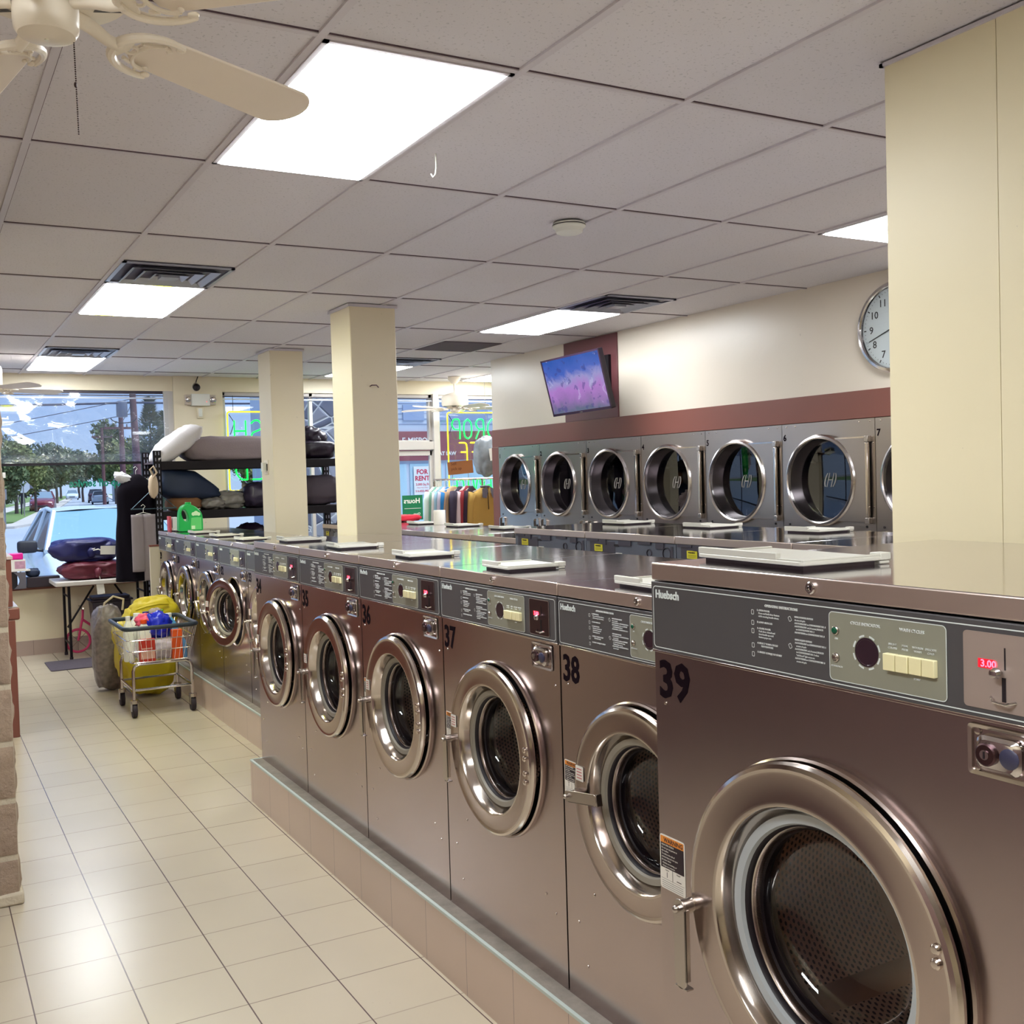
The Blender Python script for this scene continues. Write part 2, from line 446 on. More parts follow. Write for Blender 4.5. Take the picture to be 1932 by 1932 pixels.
# windows ------------------------------------------------------------
M_frame = mat('white window frame', (196,190,184), .5)
M_framedark = mat('dark window frame', (66,58,70), .5)
def window(name, x0, x1, z0, z1, vs=(), hs=(), mt=M_frame, w=.05, header=True, glass=True):
    g = G(); y0, y1 = YF+.03, YF+.09
    g.box((x0, y0, z0), (x0+w, y1, z1)); g.box((x1-w, y0, z0), (x1, y1, z1)); g.box((x0, y0, z1-w), (x1, y1, z1)); g.box((x0, y0, z0), (x1, y1, z0+w*.7))
    for v in vs: g.box((v-w/2, y0, z0), (v+w/2, y1, z1))
    for h in hs: g.box((x0, y0, h-w/2), (x1, y1, h+w/2))
    o = struct(name, g, mt, bevel=.003)
    if glass:
        g = G(); g.add([(x0, YF+.06, z0), (x1, YF+.06, z0), (x1, YF+.06, z1), (x0, YF+.06, z1)], [(0,1,2,3)])
        g.build('window_glass', M_winglass, o, weld=False)
    if header:
        g = G(); g.box((x0, YF+.005, z1-.055), (x1, YF+.03, z1-.045)); g.box((x0, YF+.005, z1-.085), (x1, YF+.03, z1-.07), 1)
        g.build('blind_track', [M_framedark, mat('track white', (205,210,220), .4)], o)
    return o
window('window_1', -2.6, 2.47, ZS, ZH, vs=(-.6,), hs=(), mt=M_framedark, w=.028)
window('window_2', 3.03, 4.70, ZS, ZH, vs=(4.06,), w=.04)
window('window_3', 4.72, 5.60, 2.12, ZH, header=True, w=.04)
window('window_4', 5.66, 8.2, ZS, ZH, vs=(7.2,), w=.05)
g = G(); g.box((2.40, YF-.01, ZS), (2.50, YF+.03, ZH)); g.box((5.60, YF-.02, 0), (5.68, YF+.10, ZH+.01)); g.box((4.66, YF-.02, 0), (4.74, YF+.1, ZH)); g.box((4.72, YF-.01, 2.03), (5.62, YF+.09, 2.13))
struct('trim_5', g, M_frame, bevel=.004)
g = G(); y0, y1 = YF+.02, YF+.065
g.box((4.75, y0, .02), (4.80, y1, 2.02)); g.box((5.555, y0, .02), (5.60, y1, 2.02)); g.box((4.75, y0, 1.96), (5.59, y1, 2.02)); g.box((4.75, y0, .02), (5.59, y1, .25))
d = struct('door_1', g, M_frame, bevel=.003)
g = G(); g.add([(4.80, YF+.04, .25), (5.555, YF+.04, .25), (5.555, YF+.04, 1.96), (4.80, YF+.04, 1.96)], [(0,1,2,3)]); g.build('door_glass', M_winglass, d, weld=False)
g = G(); g.box((4.80, YF-.03, 1.0), (5.55, YF, 1.04)); g.build('push_bar', M_chrome2, d, bevel=.004)

# ---------------------------------------------------------------- ceiling fixtures
def panel_mat():
    m = bpy.data.materials.new('light panel'); m.use_nodes = True; t = NT(m)
    t.col((.9,.9,.88)); t.b.inputs['Roughness'].default_value = .5
    t.b.inputs['Emission Color'].default_value = (.94, .98, 1.0, 1); t.b.inputs['Emission Strength'].default_value = 16.0
    return m
M_light = panel_mat()
M_light2 = panel_mat(); t = NT(M_light2)
o_ = t.xyz(); aa = t.math('ABSOLUTE', t.math('ADD', t.math('ADD', o_[0], t.math('MULTIPLY', o_[1], .15)), t.math('MULTIPLY', t.noise(4, 2), .08)))
t.set(t.b.inputs['Emission Color'], t.ramp(aa, [(0, (.95, 1, .03)), (.05, (.95, 1, .04)), (.10, (.95, .98, 1))]))
def lamp(x0, y0, label, mt=None):
    x1, y1 = x0+.6096, y0+1.2192; cx, cy = (x0+x1)/2, (y0+y1)/2
    t = thing('ceiling_light', label, 'ceiling light', (cx, cy, H), group='fluorescent ceiling panels')
    g = G(); w, l = .293, .597
    for a in (-1, 1):
        g.box((a*w, -l, -.006), (a*(w-.016), l, .004)); g.box((-w, a*l, -.006), (w, a*(l-.016), .004))
    g.build('frame', M_tbar, t)
    g = G(); a, b = w-.014, l-.014; i = .012
    g.add([(-a,-b,.002),(a,-b,.002),(a,b,.002),(-a,b,.002),(-a+i,-b+i,-.011),(a-i,-b+i,-.011),(a-i,b-i,-.011),(-a+i,b-i,-.011)], [(0,1,5,4),(1,2,6,5),(2,3,7,6),(3,0,4,7),(4,5,6,7)]); g.build('diffuser', mt or M_light, t)
    return t
LX1, LX2 = .3837+.6096, .3837+.6096*6
yy = lambda k: 2.6625+1.2192*k
lamp(LX1, yy(0), 'large lit ceiling panel nearest the camera, its corner behind the fan blade')
lamp(LX1, yy(3), 'lit ceiling panel with a yellow stain, in front of a square air vent', M_light2)
lamp(LX1, yy(6), 'small far lit ceiling panel above the big street window')
lamp(LX2, yy(3), 'lit ceiling panel beside the television wall')
lamp(LX2, yy(0), 'lit ceiling panel partly cut off by the cream column wall, above the clock')
lamp(LX2, yy(6), 'distant lit ceiling panel half hidden behind the bigger square pillar')
lamp(LX2+.6096*3, yy(6)+.2, 'farthest lit ceiling panel above the garment rack beside the distant fan')
for x0, y0, s in ((LX1, yy(-3), 'behind the camera over the aisle'), (LX2, yy(-3), 'behind the camera over the dryers'), (LX1-.6096*3, yy(-2), 'beside the left wall behind the camera'), (LX1-.6096*5, yy(3), 'over the service counter outside the picture'), (LX1-.6096*5, yy(6), 'front left corner outside the picture')):
    lamp(x0, y0, 'lit ceiling panel '+s)

def vent(x0, y0, label, dark=False):
    t = thing('air_vent', label, 'air vent', (x0+.3048, y0+.3048, H), group='square ceiling vents')
    g = G(); w = .296
    g.box((-w, -w, .000), (w, w, .004)); g.build('backing', mat('vent dark', (70,62,84), .5), t)
    mv = mat('vent louvre', (168,172,186), .35, .4)
    for k, s in enumerate((.295, .235, .165, .095)):
        g = G(); zz = -.004-.006*k
        if k == 0:
            for a in (-1, 1): g.box((a*s, -s, -.007), (a*(s-.022), s, 0)); g.box((-s, a*s, -.007), (s, a*(s-.022), 0))
        else:
            i = s-.030; A = [(-s,-s,-.020),(s,-s,-.020),(s,s,-.020),(-s,s,-.020)]; B = [(-i,-i,-.001),(i,-i,-.001),(i,i,-.001),(-i,i,-.001)]
            i -= .003; s2 = s-.004; C_ = [(-i,-i,-.001),(i,-i,-.001),(i,i,-.001),(-i,i,-.001)]; D = [(-s2,-s2,-.0205),(s2,-s2,-.0205),(s2,s2,-.0205),(-s2,s2,-.0205)]
            g.add(A+B+C_+D, [(j, (j+1) % 4, 4+(j+1) % 4, 4+j) for j in range(4)]+[(8+j, 8+(j+1) % 4, 12+(j+1) % 4, 12+j) for j in range(4)]+[(j, (j+1) % 4, 12+(j+1) % 4, 12+j) for j in range(4)])
        g.build('frame' if k == 0 else 'louvre', mv, t, smooth=False)
    g = G(); g.box((-.05, -.05, -.024), (.05, .05, -.004)); g.build('centre_plate', mv, t)
    return t
vent(LX1, yy(3)-.6096, 'square air vent in front of the yellow-stained light panel')
vent(LX1, yy(6)-.6096, 'small far air vent in front of the panel over the street window')
vent(LX2, yy(3)-.6096, 'square air vent above the television wall')
vent(LX2, yy(6)-.6096, 'distant air vent beside the bigger pillar top')
t = thing('return_grille', 'dark flush return air grille in the ceiling beyond the bigger pillar', 'air vent', (LX2+.3048, yy(5)-.3048, H))
g = G(); g.box((-.296, -.296, -.002), (.296, .296, .004)); g.build('backing', mat('grille dark', (92,78,88), .6), t)
g = G()
for k in range(22): g.box((-.285, -.28+k*.0265, -.006), (.285, -.27+k*.0265, -.002))
g.build('slat', mat('grille slat', (112,100,108), .6), t)
g = G(); g.lathe([(.055, 0), (.075, -.004), (.078, -.02), (.066, -.03), (.062, -.046), (.05, -.052), (0, -.053)][::-1], (0,0,0), (0,0,1), 40)
t = thing('smoke_detector', 'round white smoke detector on the ceiling', 'smoke detector', (2.74, 4.15, H))
g.build('housing', M_whiteplastic, t)
g = G(); g.lathe([(.0782, -.012), (.0782, -.016)], (0,0,0), (0,0,1), 40, close=False); g.build('slot_ring', M_black, t)
g = G(); g.tube([(0,0,0), (0,0,-.05), (-.004,0,-.075), (-.014,0,-.085), (-.022,0,-.074)], .0028, 8)
o = g.build('ceiling_hook', M_whiteplastic, loc=(1.711, 3.454, H)); tag(o, 'tiny white wire hook hanging from a ceiling tile past the large light', 'hook')

# ---------------------------------------------------------------- washers
def drum_mat2():
    m = bpy.data.materials.new('perforated drum'); m.use_nodes = True; t = NT(m)
    v = t.xyz()
    ang = t.math('DIVIDE', t.math('ARCTAN2', v[2], v[1]), 2*pi)
    u = t.math('MULTIPLY', ang, 108); w = t.math('DIVIDE', v[0], .0105)
    row = t.math('FLOOR', w); sh = t.math('MULTIPLY', t.math('ABSOLUTE', t.math('MODULO', row, 2)), .5)
    a = t.math('SUBTRACT', t.math('FRACT', t.math('ADD', u, sh)), .5); b = t.math('SUBTRACT', t.math('FRACT', w), .5)
    d = t.math('SQRT', t.math('ADD', t.math('MULTIPLY', a, a), t.math('MULTIPLY', b, b)))
    h = t.math('LESS_THAN', d, .29)
    # plain strips beside the lifters
    q = t.math('FRACT', t.math('ADD', t.math('MULTIPLY', ang, 3), -.033)); h = t.math('MULTIPLY', h, t.math('GREATER_THAN', t.math('ABSOLUTE', t.math('SUBTRACT', q, .5)), .04))
    h = t.math('MULTIPLY', h, t.math('GREATER_THAN', v[0], .035)); h = t.math('MULTIPLY', h, t.math('LESS_THAN', v[0], .33))
    t.col(t.mix(h, lin((196,172,152)), lin((16,6,12))))
    t.set(t.b.inputs['Metallic'], t.math('MULTIPLY', t.math('SUBTRACT', 1, h), .85)); t.b.inputs['Roughness'].default_value = .42
    return m
M_drum = drum_mat2()
M_tub = mat('tub dark', (52,40,50), .45, .3)

def yz(v, z, x=0.):      # front-plane matrix: text x runs right (towards -Y), y up, normal -X
    return frame((x, -v, z), (0, -1, 0), (0, 0, 1))

def hopper_lid(parent, x0, x1, v0, v1, zt, tilt=0.):
    """soap hopper lid lying on a washer top"""
    g = G(); cx, cv = (x0+x1)/2, (v0+v1)/2; w, d = (v1-v0), (x1-x0)
    g.prism(rrect(d, w, .012), T(0, 0, .008), .008)
    for a in (-1, 1): g.box((-d/2+.004, a*(w/2-.002), .015), (d/2-.004, a*(w/2-.008), .020))
    g.box((-d/2+.002, -w/2+.004, .015), (-d/2+.009, w/2-.004, .020))
    g.box((-d/2+.001, -w/2+.07, .015), (-d/2+.012, w/2-.004, .029))
    o = g.build('soap_lid', M_hopper, parent, loc=(cx, -cv, zt), rot=(0, 0, radians(tilt)), bevel=.002)
    g = G(); g.box((-d/2+.014, -w/2+.012, 0), (d/2-.01, w/2-.012, .0085)); g.build('lid_shadow_block', M_lidshadow, o)  # dark block stands in for the shadow beneath the raised lid
    g = G()
    for a in (-1,): g.box((d/2-.005, a*(w/2-.002), .008), (d/2+.022, a*(w/2-.03), .022)); g.box((d/2-.004, a*(w/2-.004)+0, .001), (d/2+.02, a*(w/2-.028), .007))
    g.build('hinge', M_hopper, o, bevel=.002)
    return o

def handle_geo(p, sz, handle):
    g = G()
    g.cyl(p+V((.03, 0, 0)), p+V((-.055*sz, 0, 0)), .013*sz, n=20); g.cyl(p+V((-.052*sz, 0, 0)), p+V((-.066*sz, 0, 0)), .0065*sz, n=10); g.sphere(p+V((-.066*sz, 0, 0)), .007*sz, 10)
    g.lathe([(.014*sz, .012), (.0165*sz, .012), (.0165*sz, .016), (.014*sz, .016)], p, (-1,0,0), 20, 1, close=False)
    for a in (-1, 1): g.sphere(p+V((-.014, 0, a*.022*sz)), .0045*sz, 8, 0); g.cyl(p+V((-.014, 0, a*.014*sz)), p+V((-.014, 0, a*.022*sz)), .002, n=6)
    L = .125*sz; w2 = .0155*sz; lv = G()
    lv.prism([(x, y-L/2) for x, y in rrect(2*w2, L+2*w2, w2*.98, 6)], T(0, 0, 0), .004)
    lv.box((-w2, -L-w2, .004), (w2, -L-w2+.004, -.014)); lv.box((w2-.003, -L, .004), (w2, .0, -.008))
    o = p+V((-.056*sz, 0, 0))
    M = {'down': frame(o, (0, -1, 0), (0, 0, 1)), 'right': frame(o, (0, -.16, -1), (0, 1, -.16)) , 'up': frame(o, (0, -.8, .6), (0, .6, .8))}[handle]
    if handle == 'right': M = frame(o, (0, .16, 1), (0, 1, -.16)) @ Matrix.Scale(-1, 4, (1, 0, 0))
    return g.merge(lv.xf(M))

def door_parts(root, cv, cz, R, ri, rg, ajar=0., handle='down', bolts=4, hv=None, hz=None, sticker=True):
    """round door: ring, gasket, glass, handle, bolts; origin on the hinge side"""
    hingev = cv+R*.98; O = V((0, -hingev, cz))
    c = V((0, -cv, cz)); g = G()
    prof = [(R-.04, .018), (R-.007, .018), (R-.001, .022), (R, .029), (R-.004, .036), (R-.011, .0395), (R-.017, .0385), (R-.022, .038), (ri+.014, .038), (ri+.010, .0386), (ri+.004, .0378), (ri-.001, .031), (ri-.003, .022)]
    g.lathe(prof, c, (-1,0,0), 72, 0, close=False)
    mm = [M_door, M_rim]
    k = len(prof)
    # rolled edges take the brighter metal
    for i in range((k-1)*72):
        j = i//72
        if j in (1, 2, 3, 4, 5, 9, 10, 11): g.m[i] = 1
    rc = ri-.012
    g.lathe([(ri-.003, .022), (ri-.011, .004), (ri-.012, -.002)], c, (-1,0,0), 72, 1, close=False)
    door = g.build('door', mm, root, origin=O, sharp=28)
    def sub(g, name, m, **k): return g.build(name, m, door, origin=None, **k)
    def sh(g): g.v = [v-O for v in g.v]; return g
    g = G(); g.lathe([(rc+.0005, -.002), (rc-.002, .006), (rg+.006, .005), (rg+.002, -.003)], c, (-1,0,0), 72, close=False)
    sub(sh(g), 'gasket', M_gasket if R > .29 else M_gasket2)
    g = G(); g.lathe([(rg+.0025, -.002), (rg-.001, -.006), (rg-.002, -.014)], c, (-1,0,0), 72, 0, close=False)
    g.lathe([(rg-.002, -.014), (rg-.006, -.017), (rg-.008, -.022), (rg-.008, -.03)], c, (-1,0,0), 72, 1, close=False)
    g.lathe([(rg-.008, -.030), (rg-.011, -.034), (rg-.011, -.05)], c, (-1,0,0), 72, 0, close=False)
    sub(sh(g), 'glass_seal', [M_black, M_chrome2])
    g = G(); gr = rg-.007
    g.lathe([(gr, -.012), (gr*.985, -.030), (gr*.93, -.060), (gr*.8, -.078), (gr*.5, -.088), (0, -.091)], c, (-1,0,0), 56, close=False)
    sub(sh(g), 'door_glass', M_doorglass)
    # handle: shaft through a clip ring, lever hanging from its outer end
    hv = cv-R if hv is None else hv; hz = cz if hz is None else hz
    g = handle_geo(V((0, -hv, hz)), 1. if R < .29 else 1.12, handle)
    sub(sh(g), 'handle', [M_chrome2, M_black], bevel=.001)
    bz = [-.022, -.047, .022, .047] if bolts == 4 else [.010, .032]
    for k in bz:
        g = G(); bv = cv+R*.86 if bolts == 4 else cv+R*.87
        g.lathe([(.0085, 0), (.0085, .003), (.006, .0055), (0, .0062)], (0, -bv, cz+k+.0+(.0 if bolts == 4 else .06)), (-1,0,0), 14)
        g.xf(T(-.038, 0, 0)); sub(sh(g), 'bolt', M_rim)
    if sticker:
        g = G(); M = yz(cv-R*.93, cz+.030, -.0402); g.prism(rrect(.036, .040, .003), M @ T(.018, .018, 0), .0006)
        for i in range(4): g.add([M @ V(q) for q in ((.006, .031-.008*i, .001), (.030, .031-.008*i, .001), (.030, .0285-.008*i, .001), (.006, .0285-.008*i, .001))], [(0,1,2,3)], 1)
        sub(sh(g), 'sticker', [M_white, M_pink])
    door.rotation_euler = (0, 0, radians(ajar))
    return door

INSTR1 = [('1. OPEN DOOR', 'Press and hold door button', 'while turning handle down.'), ('2. LOAD ARTICLES',), ('3. CLOSE DOOR', 'Push door closed and', 'turn handle up until', 'button pops out.'), ('4. SELECT WASH CYCLE/', '    TEMPERATURE'), ('5. INSERT COIN(S) TO START',)]
INSTR2 = [('USING POWDER SUPPLIES', 'At start of cycle:', 'Add DETERGENT to COMPARTMENT NO. 1', 'Add DETERGENT and, if wanted, BLEACH', '   to COMPARTMENT NO. 2', 'Add SOFTENER to COMPARTMENT NO. 3'), ('USING LIQUID SUPPLIES', 'Add DETERGENT to COMPARTMENT NO. 1', '   at start of cycle', 'Add DETERGENT and, if wanted, BLEACH', '   to COMPARTMENT NO. 2 when', '   "add bleach" light comes on.', 'Add SOFTENER to COMPARTMENT NO. 3', '   at start of cycle')]

def make_washer(Wd, Ht, D, cv, cz, Rf, R, ri, rg, ph=.134, lh=.036, handle='down', ajar=0, bolts=4, big=False, hz=None, fine=True, hop=None, led=True, ledtxt='3.00'):
    """front-loading washer; origin: front bottom corner at its left side; z up from the plinth"""
    root = bpy.data.objects.new('washing_machine', None); COL.objects.link(root); root.empty_display_size = .1
    B = lambda g, n, m, par=None, **k: g.build(n, m, par or root, **k)
    zt = Ht; zl = zt-lh; zp = zl-.003; zb = zp-ph; sg = .0035
    # cabinet: sides, back and a front sheet pressed round the door hole
    g = G(); g.box((.004, -Wd+sg, 0), (D, -sg, zl-.002)); g.f = [f for f in g.f if f != [3, 0, 4, 7]]; g.m = [0]*len(g.f)
    g.f = g.f[:]; # front face is replaced below
    hole = Rf-.012; n = 72; ring = []; rect = []
    y0, y1, z0, z1 = -Wd+sg, -sg, 0, zb
    for i in range(n):
        a = 2*pi*i/n; ring.append((.0, -cv+hole*cos(a), cz+hole*sin(a)))
        dx, dz = cos(a), sin(a); ts = []
        if dx: ts.append(((y1 if dx > 0 else y0)+cv)/dx)
        if dz: ts.append(((z1 if dz > 0 else z0)-cz)/dz)
        k = min(t for t in ts if t > 0); rect.append((0, -cv+dx*k, cz+dz*k))
    for cy_, cz_ in ((y0, z0), (y0, z1), (y1, z0), (y1, z1)):    # snap nearest to the corners
        i = min(range(n), key=lambda i: (rect[i][1]-cy_)**2+(rect[i][2]-cz_)**2); rect[i] = (0, cy_, cz_)
    g.add(ring+rect, [(i, (i+1) % n, n+(i+1) % n, n+i) for i in range(n)])
    edge = [(0, y0, z0), (0, y1, z0), (0, y1, z1), (0, y0, z1), (.006, y0, z0), (.006, y1, z0), (.006, y1, z1), (.006, y0, z1)]
    g.add(edge, [(0,1,5,4), (1,2,6,5), (2,3,7,6), (3,0,4,7)])
    B(g, 'cabinet', M_front, bevel=0)
    g = G(); g.lathe([(Rf, 0), (Rf+.001, .006), (Rf-.003, .010), (Rf-.008, .009), (Rf-.012, .003), (Rf-.013, -.012)], (0, -cv, cz), (-1,0,0), 72, 0, close=False, a0=radians(0), a1=2*pi)
    B(g, 'door_collar', M_door)
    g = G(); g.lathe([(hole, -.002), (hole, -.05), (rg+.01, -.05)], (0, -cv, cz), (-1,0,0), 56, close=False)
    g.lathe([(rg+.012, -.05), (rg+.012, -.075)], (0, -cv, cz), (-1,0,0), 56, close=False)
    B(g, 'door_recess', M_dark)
    rd = rg+.065
    g = G(); g.lathe([(rg+.002, -.075+.075), (rg+.02, -.0), (rd, -.03), (rd, -.36), (rd-.02, -.375), (0, -.375)], (0,0,0), (-1,0,0), 72, close=False)
    for k in range(3):      # lifters
        a = radians(184+120*k); M = RX(a)
        g.add([M @ V(q) for q in ((.04, rd, -.03), (.04, rd, .03), (.34, rd, .03), (.34, rd, -.03), (.06, rd-.008, -.008), (.06, rd-.008, .008), (.32, rd-.008, .008), (.32, rd-.008, -.008))],
            [(0,4,5,1), (1,5,6,2), (2,6,7,3), (3,7,4,0), (4,7,6,5)], 1)
    B(g, 'drum', [M_drum, steel('lifter steel', (206,186,166), .4)], loc=(.078, -cv, cz))
    # top
    g = G(); g.box((-.004, -Wd+.002, zl), (D+.002, -.002, zt)); g.m = [1, 0, 1, 1, 1, 1]
    top = B(g, 'lid', [M_top, M_lidedge], bevel=.003)
    g = G(); lv = Wd*.5 if not big else .443
    M = yz(lv, (zl+zt)/2, -.004)
    g.lathe([(.0105, 0), (.0105, .005), (.0085, .007), (.006, .007), (.005, .004), (0, .004)], (-.004, -lv, (zl+zt)/2), (-1,0,0), 24); g.box((-.0085, -lv-.0012, (zl+zt)/2-.004), (-.0075, -lv+.0012, (zl+zt)/2+.004), 1)
    g.build('lid_lock', [M_chrome, M_black], top)
    # control panel
    pz = (zp+zb)/2
    g = G(); g.box((-.006, -Wd+sg, zb+.002), (.01, -sg, zp)); P = B(g, 'control_panel', [M_panel], bevel=.0015)
    S_ = lambda g, n, m, **k: g.build(n, m, P, **k)
    def outline(w, h, r, M, t=.0016):
        a = rrect(w, h, r, 6); b = rrect(w-2*t, h-2*t, max(r-t, .001), 6); k = len(a)
        return [M @ V((x, y, 0)) for x, y in a]+[M @ V((x, y, 0)) for x, y in b], [(i, (i+1) % k, k+(i+1) % k, k+i) for i in range(k)]
    g = G(); M = yz(Wd/2, pz, -.0067); g.add(*outline(Wd-.020, ph-.016, .009, M, .0018)); S_(g, 'border_line', M_line)
    g = G(); g.box((-.0065, -Wd+sg, zb-.002), (-.001, -sg, zb+.003)); S_(g, 'lower_trim', M_rim, bevel=.001)
    sl, sr = Wd-.404, Wd-.178
    sh_ = ph*.80; M = yz((sl+sr)/2, pz, -.0064)
    g = G(); g.prism(rrect(sr-sl, sh_, .008), M, .0008); v, f = outline(sr-sl, sh_, .008, M @ T(0, 0, .0011), .0013); g.add(v, f, 1)
    S_(g, 'selector_plate', [M_sub, M_line])
    sw = sr-sl; zz = lambda fr: pz+sh_/2-fr*sh_
    g = G(); g.text('Huebsch', .023, yz(.018, zp-.032, -.0066), bold=.0006, sx=.92); S_(g, 'brand_lettering', M_line)
    if fine:
        g = G(); s0 = sl-.150; z = zp-.022
        g.text('OPERATING INSTRUCTIONS', .0062, yz(s0, z, -.0066), bold=.00015); zc = z-.009
        for blk in INSTR1:
            for k, ln in enumerate(blk): g.text(ln, .0046, yz(s0-.02+(.004 if k else 0), zc, -.0066)); zc -= .0052
            zc -= .0058
        zc = z-.012
        for blk in INSTR2:
            for k, ln in enumerate(blk): g.text(ln, .0043, yz(s0+.072, zc, -.0066), sx=.85); zc -= .0053
            zc -= .0072
        for k, (dv, dz, a) in enumerate(((-.031, .012, 0), (-.031, .031, 0), (-.031, .046, 0), (-.031, .072, 0), (-.031, .088, 0), (.061, .015, .5), (.061, .062, .5))):
            M = yz(s0+dv, z-dz, -.0067) @ RZ(a); g.add(*outline(.007, .009, .002, M, .0012))
        S_(g, 'instructions', M_ink)
        g = G(); g.text('CYCLE INDICATOR', .0068, yz(sl+sw*.335, zz(.15), -.0077), align='CENTER', bold=.0001); S_(g, 'title_lettering', M_ink); g = G(); g.text('WASH CYCLES', .0068, yz(sl+sw*.73, zz(.15), -.0077), align='CENTER', bold=.0001)
        S_(g, 'title_lettering', M_ink); g = G()
        for k, (a, b) in enumerate((('BRIGHT', 'COLORS'), ('PERM.', 'PRESS'), ('WOOLEN', 'WARM'), ('DELICATE', 'COLD'))):
            for j, w in enumerate((a, b)): g.text(w, .0044, yz(sl+sw*(.57+.103*k), zz(.36+.05*j), -.0077), align='CENTER')
            S_(g, 'button_lettering', M_ink); g = G()
        g.text('START', .0042, yz(sl+sw*.77, zz(.78), -.0077), align='CENTER'); S_(g, 'button_lettering', M_ink); g = G(); g.text('ADD BLEACH', .004, yz(sl+sw*.07, zz(.80), -.0077), align='CENTER'); S_(g, 'lamp_lettering', M_ink); g = G(); g.text('ON', .004, yz(sl+sw*.07, zz(.40), -.0077), align='CENTER')
        S_(g, 'lamp_lettering', M_ink)
    for fz, m in ((.27, M_grn), (.66, M_chrome2)):
        g = G(); g.lathe([(.0075, 0), (.0075, .003), (.006, .004)], (-.007, -(sl+sw*.065), zz(fz)), (-1,0,0), 18, 0, close=False); g.lathe([(.006, .003), (.004, .006), (0, .007)], (-.007, -(sl+sw*.065), zz(fz)), (-1,0,0), 16, 1, close=False)
        S_(g, 'indicator_lamp', [M_chrome2, m])
    g = G(); dc = (-.0072, -(sl+sw*.345), zz(.52)); g.lathe([(.0235, 0), (.0235, .0006), (.0205, .0010), (.020, .0005), (0, .0005)], dc, (-1,0,0), 32, 0, close=False)
    for k in range(8):
        a0 = 2*pi*k/8+.15; g.lathe([(.0250, .0006), (.0280, .0006)], dc, (-1,0,0), 6, 1, close=False, a0=a0, a1=a0+.42)
    S_(g, 'cycle_dial', [M_dial, M_line])
    for k in range(4):
        g = G(); b0 = sl+sw*(.522+.103*k); ex = .002 if (k < 2) else 0
        g.box((-.007-.009-ex, -(b0+sw*.0985), zz(.70)), (-.007, -b0, zz(.47))); S_(g, 'selector_button', M_cream, bevel=.001)
    # coin slide plate
    cl, cr = Wd-.150, Wd-.042
    g = G(); g.prism(rrect(cr-cl, ph*.77, .006), yz((cl+cr)/2, pz, -.0062), .0012, 0); v, f = outline(cr-cl, ph*.77, .006, yz((cl+cr)/2, pz, -.0078), .0012); g.add(v, f, 1)
    CP = g.build('coin_plate', [M_coin if big else M_coinB, M_coin], P)
    g = G(); sx0 = cl+.066
    g.box((-.0082, -(sx0+.001), pz+.005), (-.007, -(sx0-.001), pz+.036), 1); g.box((-.0082, -(sx0-.002+.003), pz-.040), (-.007, -(sx0-.002-.003), pz-.006), 1)
    g.lathe([(.0, .018), (.006, .016), (.0085, .010), (.006, .004), (.003, .001)], (-.008, -(sx0-.008), pz+.001), (-1,0,0), 16, 0, close=False)
    g.tube([(-.008, -(sx0-.022), pz-.036), (-.018, -(sx0-.012), pz-.040), (-.018, -(sx0+.008), pz-.041), (-.008, -(sx0+.016), pz-.038)], .0022, 8, 0)
    g.build('coin_slot', [M_chrome, M_black], P)
    dx0 = cl+.024; g = G(); g.box((-.0082, -(dx0+.026), pz+.004), (-.007, -dx0, pz+.017), 0)
    if led: g.text(ledtxt, .0145, yz(dx0+.004, pz+.0058, -.0084), m=1, bold=.0003, extrude=.0002)
    g.build('price_display', [M_led if led else M_ledoff, M_leddig], P)
    # coin vault
    v0, v1 = cl+.002, cl+.112; z0, z1 = zb-.082, zb-.008
    g = G(); M = yz((v0+v1)/2, (z0+z1)/2, 0); a = rrect(v1-v0, z1-z0, .006); b = rrect(v1-v0-.012, z1-z0-.012, .005); k = len(a)
    g.add([M @ V((x, y, .002)) for x, y in a]+[M @ V((x, y, .005)) for x, y in [(p*.985, q*.985) for p, q in a]]+[M @ V((x, y, .003)) for x, y in b]+[M @ V((x, y, -.0002)) for x, y in b],
        [(r*k+i, r*k+(i+1) % k, (r+1)*k+(i+1) % k, (r+1)*k+i) for r in range(3) for i in range(k)]+[tuple(range(3*k, 4*k))])
    vault = B(g, 'coin_vault', M_chrome2)
    g = G(); vc, zc = (v0+v1)/2, (z0+z1)/2
    M = yz(vc, zc, 0); o = rrect(.074, .052, .014); i_ = rrect(.058, .040, .012); k = len(o)
    g.add([M @ V((x, y, .0)) for x, y in o]+[M @ V((x, y, .012)) for x, y in [(p*.96, q*.96) for p, q in o]]+[M @ V((x, y, .017)) for x, y in i_],
        [(r*k+i, r*k+(i+1) % k, (r+1)*k+(i+1) % k, (r+1)*k+i) for r in range(2) for i in range(k)]+[tuple(range(2*k, 3*k))])
    g.lathe([(.0165, .017), (.0165, .021), (.014, .023), (0, .023)], (0, -(vc-.014), zc), (-1,0,0), 24, 1); g.lathe([(.007, .023), (.007, .0245), (0, .0245)], (0, -(vc-.014), zc), (-1,0,0), 18, 0)
    g.box((-.0252, -(vc-.014)-.0012, zc-.005), (-.0245, -(vc-.014)+.0012, zc+.005), 2)
    g.lathe([(.0145, .016), (.0145, .0185), (.012, .020), (.0, .020)], (0, -(vc+.020), zc), (-1,0,0), 24, 3, close=False)
    g.build('vault_lock', [M_chrome, M_coinB, M_black, mat('dark blue cap', (58,58,82), .3)], vault)
    g = G()
    for dv, dz in ((-.040, .026), (-.040, -.026), (.042, .026)): g.lathe([(.006, .0), (.005, .003), (0, .004)], (0, -(vc+dv), zc+dz), (-1,0,0), 12)
    g.build('rivet', M_rim, vault)
